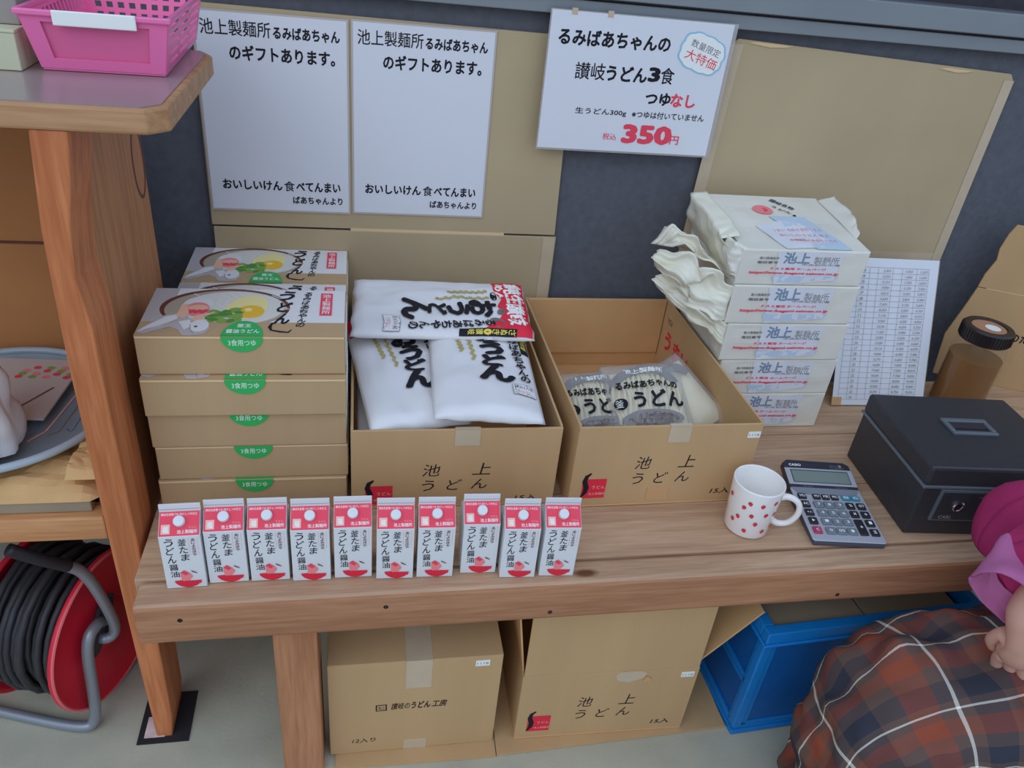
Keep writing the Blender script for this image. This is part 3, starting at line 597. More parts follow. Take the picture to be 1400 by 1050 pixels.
# ================================================================ WHITE PARCELS
def parcel(i, x0, y0, z0, w, d, h, label, top=False):
    t = thing('wrapped_parcel', label, 'parcel', (x0, y0, z0), 0, 'white bagged parcels')
    rs = i * 3.1
    def F(u, v, face):
        if face == 0: P = Vector((u * w, 0, v * h)); n = Vector((0, -1, 0)); e = min(u, 1 - u, v, 1 - v)
        if face == 1: P = Vector((u * w, v * d, h + (.028 * v if top else 0))); n = Vector((0, 0, 1)); e = min(u, 1 - u, v, 1 - v)
        if face == 2: P = Vector((0, (1 - u) * d, v * h)); n = Vector((-1, 0, 0)); e = min(u, 1 - u, v, 1 - v)
        if face == 3: P = Vector((w, u * d, v * h)); n = Vector((1, 0, 0)); e = min(u, 1 - u, v, 1 - v)
        if face == 4: P = Vector(((1 - u) * w, d, v * h + (.028 * v if top else 0))); n = Vector((0, 1, 0)); e = 0
        if face == 5: P = Vector((u * w, (1 - v) * d, 0)); n = Vector((0, 0, -1)); e = 0
        if top and face in (2, 3) : P.z += .028 * (P.y / d) * (v)
        k = .5 if face == 0 else 1
        a = noise.noise(Vector((P.x * 18 + rs, P.y * 18, P.z * 30))) * .004 * k * min(1, e * 10)
        if not top and face == 1: a = 0
        return P + n * a
    mb = MB()
    for f in range(6): mb.grid(16, 8, lambda u, v, f=f: F(u, v, f), 'bag_cream')
    mb.obj('wrapping', t, smooth=False, weld=.0008, bevel=.003)
    p = Print(); g = lambda u, v: (u * w, (1 - v) * h)
    p.poly([g(.30, .97), g(.27, .04), g(.80, .04), g(.76, .80), g(.60, .90)], 'paper'); p.poly([g(.30, .92), g(.27, .72), g(.80, .70), g(.77, .84), g(.5, .9)], 'ink_paleblue'); p.poly([g(.5, .92), g(.5, .72), g(.77, .72), g(.77, .82)], 'paper')
    p.text('池上', *g(.33, .36), 'ink_blue', h=.30 * h, w=.20 * w, bold=.04); p.text('製麺所', *g(.565, .36), 'ink_grey', h=.20 * h, w=.20 * w, bold=.01)
    p.text('香川県高松市', *g(.14, .26), 'ink_soft', h=.07 * h, w=.15 * w, bold=.01); p.text('電話番号', *g(.13, .38), 'ink_soft', h=.07 * h, w=.16 * w, bold=.01); p.text('中央卸売市場', *g(.48, .42), 'ink_soft', h=.06 * h, w=.3 * w)
    p.text('ＦＡＸ兼用 ホームページ', *g(.25, .55), 'red', h=.07 * h, w=.43 * w, bold=.03); p.text('https://www.ikegami-seimen.co.jp', *g(.09, .69), 'red', h=.09 * h, w=.70 * w, bold=.04)
    p.obj(lambda x, y, k: tuple(Vector(F(x / w, y / h, 0)) + Vector((0, -k, 0))), 'printing', t, cut=.02, base=.0016)
    if top:
        p = Print(); g = lambda u, v: (u * w, (1 - v) * d)
        p.poly([g(.24, .60), g(.62, .45), g(.66, .95), g(.34, .99)], 'paper')
        p.poly([g(.42, .42), g(.72, .42), g(.86, .985), g(.58, .985)], 'ink_paleblue'); p.poly([g(.34, .62), g(.66, .58), g(.74, .86), g(.40, .88)], 'paper')
        p.ell(*g(.42, .30), .024, .022, 'red_soft'); p.ell(*g(.42, .30), .012, .010, 'red')
        p.text('讃岐名物', *g(.55, .10), 'ink_soft', h=.014, w=.06, rot=-52, bold=.03); p.text('うどん', *g(.52, .22), 'ink_soft', h=.010, w=.05, rot=-52, bold=.03); p.ell(*g(.645, .40), .004, .004, 'ink')
        p.text('うまい さぬき手打うどん', *g(.36, .68), 'red', h=.012, w=.115, bold=.0); p.text('おいしいうどん池上', *g(.38, .77), 'red', h=.012, w=.115); p.text('本場讃岐の手作りうどん', *g(.42, .86), 'red', h=.011, w=.11)
        p.obj(lambda x, y, k: tuple(Vector(F(x / w, y / d, 1)) + Vector((0, 0, k))), 'top_printing', t, cut=.02, base=.0016)
    return t
tiers = [(.790, 1.384, .5305, .282, 'bottom white bagged parcel of the stack beside the price table'), (.786, 1.384, .6255, .286, 'white bagged parcel, second from the bottom of the stack'), (.777, 1.382, .7160, .290, 'white bagged parcel in the middle of the stack of five'),
         (.768, 1.382, .8075, .293, 'white bagged parcel, second from the top, its gathered bag sticking out left'), (.766, 1.384, .8985, .291, 'topmost white bagged parcel with red stamp and red lettering on top')]
PT = []
for i, (x, y, z, w_, lab) in enumerate(tiers):
    hh = (tiers[i + 1][2] - z - .0008) if i < 4 else .079
    PT.append(parcel(i, x, y, z, w_, .262, hh, lab, i == 4))
def gather(par, pts, seed, name='bag_gather', m='bag_fold', amp=.012):   # crumpled fan of film: rows of points joined to a sheet with folds
    rows = [[Vector(p) for p in r] for r in pts]; nv = len(rows) - 1; mb = MB()
    def f(u, v):
        def row(r, u):
            k = u * (len(r) - 1); i = min(int(k), len(r) - 2); return r[i].lerp(r[i + 1], k - i)
        k = v * nv; i = min(int(k), nv - 1); P = row(rows[i], u).lerp(row(rows[i + 1], u), k - i)
        a = amp * math.sin(math.pi * min(1, v * 1.1)) ; q = P * 26 + Vector((seed, seed, 0))
        r = Vector((noise.noise(q), noise.noise(q + Vector((9, 0, 0))), noise.noise(q + Vector((0, 9, 0)))))
        rid = abs(noise.noise(Vector((u * 5 + seed, v * 1.6, seed)))) * amp * 2.4 * min(1, v * 3)
        return P + r * a * 1.7 + Vector((0, -rid, rid * .4))
    l = par.location; mb.grid(36, 24, lambda u, v: tuple(f(u, v) - l), m); return mb.obj(name, par, solid=.0008, smooth=True)
# top parcel: gusset standing up at the left, peak at the right corner
t5 = PT[4]
gather(t5, [[(.770, 1.39, .905), (.768, 1.47, .905), (.772, 1.635, .905)], [(.752, 1.40, .95), (.745, 1.47, .95), (.752, 1.64, .95)], [(.735, 1.42, .985), (.735, 1.48, .995), (.740, 1.64, 1.005)], [(.770, 1.42, .992), (.775, 1.49, 1.004), (.775, 1.64, 1.012)]], 3, amp=.006)
gather(t5, [[(.780, 1.386, .978), (.766, 1.384, .95), (.766, 1.384, .905)], [(.755, 1.40, .982), (.748, 1.40, .955), (.757, 1.39, .915)], [(.745, 1.43, .99), (.742, 1.43, .96), (.757, 1.41, .91)]], 5, 'bag_fold', 'bag_cream', .005)
gather(t5, [[(1.052, 1.44, .984), (1.054, 1.52, .994), (1.054, 1.63, 1.005)], [(1.070, 1.46, .992), (1.092, 1.54, 1.008), (1.094, 1.63, 1.018)], [(1.060, 1.45, .965), (1.068, 1.52, .965), (1.066, 1.62, .97)], [(1.058, 1.43, .93), (1.058, 1.52, .93), (1.058, 1.62, .93)]], 8, 'bag_corner', 'bag_cream', .004)
# second parcel: the big crumpled handle
t4 = PT[3]
gather(t4, [[(.770, 1.386, .893), (.765, 1.386, .85), (.768, 1.386, .812)], [(.72, 1.42, .915), (.71, 1.41, .865), (.735, 1.40, .82)], [(.665, 1.46, .935), (.652, 1.45, .89), (.69, 1.43, .845)], [(.63, 1.50, .925), (.612, 1.49, .905), (.65, 1.47, .87)]], 11, amp=.016)
gather(t4, [[(.768, 1.42, .895), (.766, 1.48, .895), (.768, 1.55, .89)], [(.72, 1.44, .925), (.71, 1.50, .945), (.72, 1.56, .92)], [(.68, 1.47, .955), (.66, 1.52, .965), (.67, 1.57, .94)], [(.66, 1.50, .93), (.625, 1.53, .925), (.64, 1.57, .91)]], 17, amp=.016)
t3 = PT[2]
gather(t3, [[(.777, 1.384, .803), (.776, 1.384, .775), (.779, 1.384, .752)], [(.735, 1.41, .835), (.730, 1.40, .80), (.752, 1.40, .765)], [(.68, 1.46, .862), (.665, 1.45, .835), (.705, 1.43, .79)], [(.645, 1.50, .868), (.625, 1.49, .858), (.66, 1.47, .825)]], 23, amp=.014)

# ================================================================ MUG
t = thing('mug', 'white mug with small red strawberries, beside the calculator', 'mug', (.7450, 1.0540, .5302), R(0)); t.scale = (1.07, 1.07, 1.06)
prof = [(.0001, .004), (.036, .0045), (.0385, .010), (.0430, .1065), (.0440, .1085), (.0457, .1078), (.0461, .105), (.0405, .006), (.038, .001), (.030, 0), (.0001, 0)]
mb = MB(); mb.lathe(prof, 'ceramic', 48); mb.obj('cup', t, smooth=True)
ha = R(-24); hd = Vector((math.cos(ha), math.sin(ha), 0))
hp = [hd * .040 + Vector((0, 0, .080)), hd * .056 + Vector((0, 0, .088)), hd * .078 + Vector((0, 0, .078)), hd * .082 + Vector((0, 0, .052)), hd * .070 + Vector((0, 0, .028)), hd * .052 + Vector((0, 0, .022)), hd * .0395 + Vector((0, 0, .028))]
mb = MB(); mb.tube(hp, [.0065, .006, .0055, .0055, .0055, .006, .0065], 'ceramic', 14, 3); mb.obj('handle', t, smooth=True)
p = Print()
def berry(a, z, rot):
    x = R(a) * .043; k_ = .78; c, d = math.cos(R(rot)), math.sin(R(rot))
    f = lambda X, Y: (x + k_ * (X * c - Y * d), z + k_ * (X * d + Y * c))
    p.poly([f(-.0052, .0022), f(-.0035, .0045), f(.0035, .0045), f(.0052, .0022), f(.0048, -.001), f(.0022, -.0045), f(0, -.0058), f(-.0022, -.0045), f(-.0048, -.001)], 'berry')
    p.poly([f(-.0045, .0052), f(-.002, .0040), f(0, .0028), f(.002, .0040), f(.0045, .0052), f(.0015, .0058), f(0, .0072), f(-.0015, .0058)], 'berry_leaf')
for a, z, r_ in ((-128, .083, 20), (-140, .070, -20), (-100, .083, 0), (-70, .088, -25), (-148, .045, 15), (-118, .057, 12), (-86, .062, -12), (-60, .06, -30), (-160, .033, 10), (-104, .040, 0), (-124, .020, 22), (-80, .022, -25), (-56, .03, -20), (-40, .075, 0), (-20, .05, 20), (10, .07, 0), (40, .04, 10), (70, .08, 0), (100, .05, 0), (130, .075, 0), (160, .04, 0), (180, .08, 0)): berry(a, z, r_)
def cyl(x, y, k): a = x / .043; r_ = .0405 + (.0456 - .0405) * (y - .006) / .09 + k * 1.0; return (r_ * math.cos(a), r_ * math.sin(a), y)
p.obj(cyl, 'strawberries', t, cut=.004, base=.0004)

# ================================================================ CALCULATOR
t = thing('calculator', 'silver desktop calculator with tilted display, between mug and black cash box', 'calculator', (.856, .990, .5302), R(-7.5))
W, L = .150, .222
side = lambda x: (lambda y, z, k: (k, y, z))
mb = MB(); mb.prism([(0, 0), (.15, 0), (.15, .020), (.143, .022), (0, .010)], .002, W - .002, 'calc_side', lambda y, z, x: (x, y, z)); mb.obj('base', t, bevel=.003)
tz = lambda y: .0105 + .012 * y / .143
mb = MB(); mb.prism([(.004, .0), (W - .004, .0), (W, .004), (W, .145), (0, .145), (0, .004)], 0, .003, 'calc_silver', lambda x, y, h: (x, y + .001, tz(y) + h)); mb.obj('face_plate', t, bevel=.0015)
keyz = lambda y: tz(y) + .003
cols = [.0165, .0435, .0655, .0875, .1105, .1335]; rows = [.026, .0505, .0735, .0965, .119]
def key(x, y, w, h, m, s):
    mb = MB(); k = keyz(y); mb.prism([(x - w / 2, y - h / 2), (x + w / 2, y - h / 2), (x + w / 2, y + h / 2), (x - w / 2, y + h / 2)], 0, .004, m, lambda a, b, hh: (a, b, keyz(b) + hh))
    o = mb.obj('key', t, bevel=.0018); p = Print(); n = len(s)
    p.text(s, x, y - .0035, 'label_white', h=.0065 if n < 3 else .005, w=min(w * .7, .0055 * n + .0005), al='c', bold=.015); p.obj(lambda a, b, kk: (a, b, keyz(b) + .004 + kk), 'key_printing', o)
lay = {(0, 0): ('C', 'key_red'), (0, 1): ('▶', 'key_black'), (0, 2): ('+/-', 'key_black'), (0, 3): ('AC', 'key_black'), (0, 4): ('MU', 'key_black'),
       (1, 0): ('0', 'key_grey'), (2, 0): ('00', 'key_grey'), (3, 0): ('.', 'key_grey'), (1, 1): ('1', 'key_grey'), (2, 1): ('2', 'key_grey'), (3, 1): ('3', 'key_grey'),
       (1, 2): ('4', 'key_grey'), (2, 2): ('5', 'key_grey'), (3, 2): ('6', 'key_grey'), (1, 3): ('7', 'key_grey'), (2, 3): ('8', 'key_grey'), (3, 3): ('9', 'key_grey'),
       (5, 0): ('=', 'key_black'), (5, 1): ('-', 'key_black'), (4, 2): ('×', 'key_black'), (5, 2): ('÷', 'key_black'), (4, 3): ('%', 'key_black'), (5, 3): ('GT', 'key_black')}
for (i, j), (s, m) in lay.items(): key(cols[i], rows[j], .0175 if i in (0, 4, 5) else .0195, .0175 if j < 4 else .014, m, s)
key(cols[4], (rows[0] + rows[1]) / 2, .0175, .041, 'key_black', '+')
for x, s in ((.047, 'M+'), (.066, 'MR'), (.0855, 'MC')): key(x, rows[4], .0155, .014, 'key_black', s)
for x, s in ((.1095, '税抜'), (.1300, '税込')): key(x, rows[4], .0185, .0125, 'key_blue', s)
mb = MB(); mb.prism([(.012, .130), (.035, .127), (.115, .127), (.138, .130), (.148, .146), (.002, .146)], 0, .001, 'calc_mid', lambda x, y, h: (x, y, keyz(y) + h)); mb.obj('lower_band', t)
# tilting display
al = R(13); dm = Matrix.Translation((0, .147, .022)) @ Matrix.Rotation(al, 4, 'X')
dp = lambda x, y, k: tuple(dm @ Vector((x, y, k)))
mb = MB(); mb.prism([(0, 0), (W, 0), (W - .001, .066), (W - .012, .074), (.012, .0755), (.001, .066)], -.012, .004, 'calc_dark', dp); mb.obj('display_housing', t, bevel=.002)
mb = MB(); mb.prism([(.001, .008), (W - .001, .008), (W - .001, .052), (.001, .052)], .0035, .0052, 'calc_silver', dp); mb.obj('display_frame', t, bevel=.0012)
mb = MB(); mb.prism([(.012, .013), (W - .012, .013), (W - .012, .047), (.012, .047)], .0052, .0058, 'calc_side', dp); mb.prism([(.014, .0145), (W - .014, .0145), (W - .014, .044), (.014, .044)], .0058, .0061, 'lcd', dp); mb.obj('lcd', t)
p = Print(); p.text('CASIO', .014, .058, 'label_white', h=.006, w=.026, bold=.03); p.text('DS-12', .105, .060, 'ink_grey', h=.004, w=.016); p.rect(.124, .059, .130, .0655, 'ink_grey'); p.text('TWO WAY POWER', .104, .0545, 'ink_grey', h=.0028, w=.030)
p.text('TAX  RATE', .03, .002, 'ink_grey', h=.003, w=.02); p.text('F CUT UP 5/4', .10, .002, 'ink_grey', h=.003, w=.025)
p.obj(lambda x, y, k: dp(x, y, .004 + k), 'printing', t)

# ================================================================ CASH BOX
t = thing('cash_box', 'black steel cash box with carrying handle and key lock', 'cash box', (1.066, 1.010, .5302), R(-5.2))
W, D, Hh = .318, .262, .168
mb = MB(); mb.box(.002, W - .002, .002, D - .002, 0, .118, 'cash_black'); mb.obj('body', t, bevel=.004)
mb = MB(); mb.box(-.002, W + .002, -.002, D + .002, .1185, .1245, 'cash_trim'); mb.obj('rim_band', t, bevel=.0015)
mb = MB(); mb.box(0, W, 0, D, .1245, Hh, 'cash_black'); mb.obj('lid', t, bevel=.006)
hx0, hx1, hy0, hy1 = .108, .208, .112, .168
mb = MB()
for a in ((hx0, hx1, hy0, hy0 + .010), (hx0, hx1, hy1 - .012, hy1), (hx0, hx0 + .010, hy0 + .01, hy1 - .012), (hx1 - .010, hx1, hy0 + .01, hy1 - .012)): mb.box(*a, Hh - .001, Hh + .006, 'cash_trim')
mb.obj('carrying_handle', t, bevel=.002)
mb = MB(); mb.box(hx0 + .010, hx1 - .010, hy0 + .010, hy1 - .012, Hh - .0005, Hh + .0006, 'cash_black'); mb.box(hx0 + .012, hx1 - .012, hy0 + .022, hy1 - .014, Hh + .0006, Hh + .003, 'calc_dark'); mb.obj('handle_recess', t)
mb = MB(); mb.box(.040, .292, -.003, .003, .040, .117, 'cash_trim'); mb.box(.044, .288, -.0042, -.003, .044, .112, 'cash_black'); pl = mb.obj('lock_plate', t, bevel=.0012)
mxl = Matrix.Translation((.085, -.004, .079)) @ Matrix.Rotation(R(90), 4, 'X')
mb = MB(); mb.lathe([(.0125, 0), (.0125, .003), (.010, .005), (.0085, .005), (.008, .003), (.0001, .003)], 'chrome', 24, mx=mxl); mb.box(.084, .086, -.008, -.007, .074, .084, 'ink'); mb.obj('key_lock', t)
mb = MB(); mb.box(.160, .205, -.0052, -.0042, .072, .095, 'key_black'); mb.box(.150, .200, -.0085, -.0042, .060, .066, 'cash_trim'); mb.box(.150, .20, -.0052, -.0042, .050, .058, 'key_black'); mb.obj('latch', t)
p = Print(); p.text('CARL', .055, .047, 'ink_grey', h=.008, w=.028, bold=.02); p.text('CASH BOX', .105, .048, 'ink_soft', h=.006, w=.03); p.text('OPEN  CLOSE', .12, .100, 'ink_grey', h=.003, w=.028)
p.obj(lambda x, y, k: (x, -.0042 - k, y), 'printing', t)

# ================================================================ JAR
t = thing('glass_jar', 'tall glass jar of amber liquid with a black screw lid', 'jar', (1.515, 1.468, .5302))
mb = MB(); mb.lathe([(.0001, .002), (.058, .002), (.064, .008), (.064, .165), (.060, .185), (.050, .196), (.050, .204)], 'jar_glass', 40); mb.obj('glass_body', t, smooth=True)
mb = MB(); mb.lathe([(.0001, .006), (.055, .006), (.061, .012), (.061, .150), (.0001, .150)], 'amber', 40); mb.obj('liquid', t, smooth=False)
mb = MB(); mb.lathe([(.050, .196), (.058, .196), (.0595, .199), (.0595, .228), (.056, .232), (.042, .232), (.041, .229), (.0001, .229)], 'cap_black', 48)
for i in range(48):
    a = 2 * math.pi * i / 48; c, d = math.cos(a), math.sin(a); mb.box(-.0008, .0012, -.001, .001, .200, .227, 'cap_black', Matrix.Translation((c * .0598, d * .0598, 0)) @ Matrix.Rotation(a, 4, 'Z'))
lid = mb.obj('screw_lid', t, smooth=False)
mb = MB(); mb.lathe([(.0001, .2296), (.040, .2296)], 'cap_disc', 32); mb.lathe([(.0001, .2302), (.018, .2302)], 'label_white', 24, c=(.006, -.006, 0)); mb.obj('lid_label', lid)

# ================================================================ LEANING CARDBOARD AT THE RIGHT END
t = thing('cardboard_sheet', 'creased tan cardboard with torn edge standing behind the amber jar', 'cardboard', (1.585, 1.62, .5302), 0, rot=(R(-2), 0, R(-26)))
mb = MB(); mb.prism([(-.02, 0), (.60, 0), (.60, .262), (.0, .262), (-.012, .20), (-.030, .12)], 0, .006, 'card', lambda x, z, y: (x, y, z)); mb.obj('lower_panel', t, bevel=.001)
mb = MB(); mb.prism([(.0, .264), (.60, .264), (.60, .435), (.028, .437), (.018, .41), (.012, .37), (.016, .34), (.004, .30)], 0.001, .007, 'card', lambda x, z, y: (x, y, z)); mb.prism([(.02, .262), (.60, .262), (.60, .264), (.02, .264)], -.0006, .006, 'card_edge', lambda x, z, y: (x, y, z)); mb.obj('upper_panel', t, bevel=.001)
p = Print(); p.text('うどんのたれ', .055, .135, 'ink', h=.024, w=.14, bold=.03, rot=0); p.obj(lambda x, y, k: (x, -k, y), 'printing', t)

# ================================================================ BOXES UNDER THE BENCH
def floor_sheet(pts, z0, z1, label):
    t = thing('cardboard_sheet', label, 'cardboard', (pts[0][0], pts[0][1], z0)); mb = MB(); mb.prism(pts, z0, z1, 'card_grey' if z0 > .001 else 'card'); wpart(mb, 'sheet', t)
floor_sheet([(-.055, .955), (.275, .948), (.29, 1.45), (-.05, 1.45)], .0005, .006, 'flat tan cardboard on the floor beneath the taped carton')
floor_sheet([(.277, .950), (.80, .965), (.80, 1.45), (.295, 1.45)], .0010, .008, 'flat grey-brown cardboard on the floor beneath the flapped carton')
t = thing('cardboard_carton', 'closed taped carton under the bench, brush lettering on its front', 'box', (-.065, .985, .0065), R(-.3), 'cartons under the bench')
W, D, Hh = .337, .36, .277
mb = MB(); mb.box(0, W, 0, D, 0, Hh - .003, 'card'); mb.box(0, W, 0, D / 2 - .001, Hh - .003, Hh, 'card'); mb.box(0, W, D / 2 + .001, D, Hh - .003, Hh, 'card'); mb.obj('carton_body', t, bevel=.0018)
mb = MB(); mb.box(W * .44, W * .59, -.0008, D, Hh, Hh + .0008, 'tape_clear'); mb.box(W * .44, W * .59, -.0008, 0, Hh * .71, Hh + .0004, 'tape_clear'); mb.box(W * .44, W * .58, -.0008, 0, 0, .03, 'tape_clear'); mb.obj('tape', t)
p = Print(); p.rect(W * .27, Hh * .475, W * .335, Hh * .545, 'ink'); p.rect(W * .278, Hh * .483, W * .327, Hh * .537, 'card'); p.text('池上', W * .283, Hh * .488, 'ink', h=.012, w=.014, bold=.02)
p.text('讃岐の', W * .36, Hh * .48, 'ink', h=.020, w=W * .11, bold=.008, shear=.2); p.text('うどん', W * .48, Hh * .48, 'ink', h=.020, w=W * .11, bold=.03, shear=.2); p.text('工房', W * .60, Hh * .48, 'ink', h=.020, w=W * .09, bold=.02, shear=.2); p.text('12入り', W * .13, Hh * .12, 'ink', h=.014, w=W * .14, shear=.2)
p.obj(onfront(), 'printing', t); sticker(t, W * .84, Hh * .90, .028, .016, '1118')
t = thing('cardboard_carton', 'carton under the bench with its front flap raised and red square mark', 'box', (.318, .981, .0085), R(-1.6), 'cartons under the bench')
W, D, Hh = .376, .45, .205
mb = MB(); th = .005
mb.box(0, W, 0, D, 0, .005, 'card_in'); mb.box(0, W, 0, th, .005, Hh, 'card'); mb.box(0, W, D - th, D, .005, Hh, 'card'); mb.box(0, th, th, D - th, .005, Hh, 'card'); mb.box(W - th, W, th, D - th, .005, Hh, 'card'); mb.obj('carton_walls', t, bevel=.0012)
mb = MB(); mb.box(.002, W - .002, 0, .004, 0, .178, 'card', Matrix.Translation((0, 0, Hh + .0005)) @ Matrix.Rotation(R(-1), 4, 'X')); f = mb.obj('front_flap', t, bevel=.001)
mb = MB(); mb.box(0, .004, .012, D - .01, 0, .185, 'card_in', Matrix.Translation((W - .005, 0, Hh + .0005)) @ Matrix.Rotation(R(37), 4, 'Y')); mb.obj('side_flap', t, bevel=.001)
mb = MB(); mb.box(0, .004, .012, D - .01, 0, .178, 'card_in', Matrix.Translation((0, 0, Hh + .0005)) @ Matrix.Rotation(R(-8), 4, 'Y')); lf = mb.obj('side_flap', t, bevel=.001)
carton_print(W, Hh, 0).obj(onfront(), 'printing', t); sticker(t, W * .90, Hh * .87, .028, .015, '1118')
mb = MB(); mb.prism([(.20, .178), (.225, .17), (.255, .182), (.262, .198), (.245, .2045), (.205, .2045), (.195, .195)], 0, .001, 'tape_clear', lambda x, z, y: (x, -y, z)); mb.prism([(.255, .172), (.27, .168), (.275, .180), (.262, .188)], 0, .001, 'tape_tan', lambda x, z, y: (x, -y - .001, z)); mb.obj('torn_tape', t)

# ================================================================ BLUE CRATE
t = thing('folding_crate', 'blue plastic folding crate under the bench holding cardboard packs', 'crate', (.806, .946, .0005), R(3.0))
W, D, Hh = .52, .36, .335
mb = MB(); mb.box(0, W, 0, D, 0, .014, 'crate_blue'); mb.box(.01, W - .01, .008, .020, .014, .026, 'crate_blue')
for x0, x1, y0, y1 in ((.006, W - .006, .004, .014), (.006, W - .006, D - .014, D - .004), (.004, .014, .014, D - .014), (W - .014, W - .004, .014, D - .014)): mb.box(x0, x1, y0, y1, .014, .022, 'crate_blue')
mb.obj('base', t, bevel=.003)
mb = MB(); rw = .035
for x0, x1, y0, y1 in ((-.004, W + .004, -.004, .020), (-.004, W + .004, D - .020, D + .004), (-.004, .020, .020, D - .020), (W - .020, W + .004, .020, D - .020)): mb.box(x0, x1, y0, y1, Hh - rw, Hh, 'crate_blue')
for x0, x1, y0, y1 in ((-.009, W + .009, -.009, -.004), (-.009, -.004, -.004, D + .004)): mb.box(x0, x1, y0, y1, Hh - rw, Hh - rw + .007, 'crate_blue')
mb.obj('rim', t, bevel=.003)
for nm, (x0, x1, y0, y1) in (('front', (.022, W - .022, .008, .013)), ('rear', (.022, W - .022, D - .013, D - .008))):
    mb = MB(); mb.box(x0, x1, y0, y1, .022, Hh - rw, 'crate_deep')
    for x in (x0, x1 - .012): mb.box(x, x + .012, y0 - .003 if nm == 'front' else y0, y1, .022, Hh - rw, 'crate_blue')
    for z in (.024, Hh - rw - .016): mb.box(x0, x1, y0 - .003 if nm == 'front' else y0, y1, z, z + .010, 'crate_blue')
    for x in (.16, .34): mb.box(x, x + .03, y0 - .005 if nm == 'front' else y0, y1, .020, .040, 'crate_blue')
    mb.obj('side_panel', t, bevel=.0012)
for s in (0, 1):
    X = (lambda a, b: (a, b)) if not s else (lambda a, b: (W - b, W - a))
    for z0, z1 in ((.022, .155), (.158, Hh - rw)):
        mb = MB(); mb.box(*X(.010, .015), .020, D - .02, z0, z1, 'crate_deep')
        for y in (.020, D - .032): mb.box(*X(.004, .010), y, y + .012, z0, z1, 'crate_blue')
        for z in (z0, z1 - .010): mb.box(*X(.004, .010), .02, D - .02, z, z + .010, 'crate_blue')
        mb.obj('end_panel', t, bevel=.001)
for x in (.0, W - .022):
    for y in (.002, D - .024): mb = MB(); mb.box(x, x + .022, y, y + .022, .022, Hh - rw, 'crate_blue'); mb.obj('corner_post', t, bevel=.003)

mx = t.matrix_basis if False else Matrix.Translation((.806, .946, .0005)) @ Matrix.Rotation(R(3), 4, 'Z')
for x0, x1, y0, y1, z1, lab, m in ((.03, .245, .03, .20, .318, 'flat tan pack lying in the front left of the crate', 'card_grey'), (.252, .48, .03, .20, .316, 'flat tan pack lying in the front right of the crate', 'card_grey'), (.03, .245, .206, .335, .322, 'dark blue printed pack at the back left of the crate', 'card_grey'), (.252, .47, .206, .335, .322, 'dark blue printed pack at the back right of the crate', 'card_grey')):
    k = thing('cardboard_pack', lab, 'pack', mx @ Vector((x0, y0, .0155)), R(3), 'packs in the blue crate')
    w_, d_, h_ = x1 - x0, y1 - y0, z1 - .016; mb = MB(); mb.box(0, w_, 0, d_, 0, h_, m); mb.obj('pack_body', k, bevel=.002)
    p = Print()
    if 'blue' in lab: p.rect(.01, .01, w_ - .01, d_ - .01, 'crate_deep'); p.rect(w_ * .1, .02, w_ * .45, .05, 'ink_grey'); p.text('讃岐うどん', w_ * .2, .06, 'label_white', h=.02, w=w_ * .5)
    else: p.rect(0, d_ - .006, w_, d_ - .003, 'card_edge')
    p.obj(ontop(h_), 'printing', k)

# ================================================================ PINK BASKET AND BOXES ON THE SHELF UNIT
def holes_panel(mb, P00, P10, P11, P01, nx, ny, mu, mv, hu, hv, m):   # rectangular lattice between four corners; real openings
    P = [Vector(p) for p in (P00, P10, P11, P01)]
    f = lambda u, v: P[0] * (1 - u) * (1 - v) + P[1] * u * (1 - v) + P[2] * u * v + P[3] * (1 - u) * v
    us = [0]; vs = [0]
    cu = (1 - 2 * mu) / nx; cv = (1 - 2 * mv) / ny
    for i in range(nx): us += [mu + cu * (i + .5 - hu / 2), mu + cu * (i + .5 + hu / 2)]
    for j in range(ny): vs += [mv + cv * (j + .5 - hv / 2), mv + cv * (j + .5 + hv / 2)]
    us.append(1); vs.append(1); pts = [f(u, v) for v in vs for u in us]; n = len(us); fs = []
    for j in range(len(vs) - 1):
        for i in range(n - 1):
            if i % 2 == 1 and j % 2 == 1: continue
            fs.append((j * n + i, j * n + i + 1, (j + 1) * n + i + 1, (j + 1) * n + i))
    mb.add(pts, fs, m)
t = thing('plastic_basket', 'bright pink plastic basket with white label handle on the shelf top', 'basket', (-.355, 1.39, 1.268), R(1.5))
bw, bd, tw, td, Hb = .080, .148, .094, .162, .078
B = [(-bw, -bd, .004), (bw, -bd, .004), (bw, bd, .004), (-bw, bd, .004)]; T = [(-tw, -td, Hb), (tw, -td, Hb), (tw, td, Hb), (-tw, td, Hb)]
mb = MB(); mb.box(-bw, bw, -bd, bd, 0, .004, 'pink_plastic'); mb.obj('base', t, bevel=.002)
mb = MB(); holes_panel(mb, B[0], B[1], T[1], T[0], 1, 1, .12, .16, .98, .95, 'pink_plastic'); mb.obj('front_frame', t, solid=.003)
mb = MB(); s_ = lambda a, b, e=.004: tuple(Vector(a) + Vector((0, e, 0)))
mb.add([s_(B[0], 0), s_(B[1], 0), s_(T[1], 0), s_(T[0], 0)], [(0, 1, 2, 3)], 'pink_thin'); mb.obj('front_panel', t, solid=.0015)
mb = MB(); holes_panel(mb, B[2], B[3], T[3], T[2], 9, 4, .05, .08, .55, .55, 'pink_plastic'); mb.obj('back_wall', t, solid=.0025)
mb = MB(); holes_panel(mb, B[1], B[2], T[2], T[1], 3, 5, .05, .08, .86, .45, 'pink_plastic'); mb.obj('side_wall', t, solid=.0025)
mb = MB(); holes_panel(mb, B[3], B[0], T[0], T[3], 16, 2, .05, .08, .5, .7, 'pink_plastic'); mb.obj('side_wall', t, solid=.0025)
mb = MB()
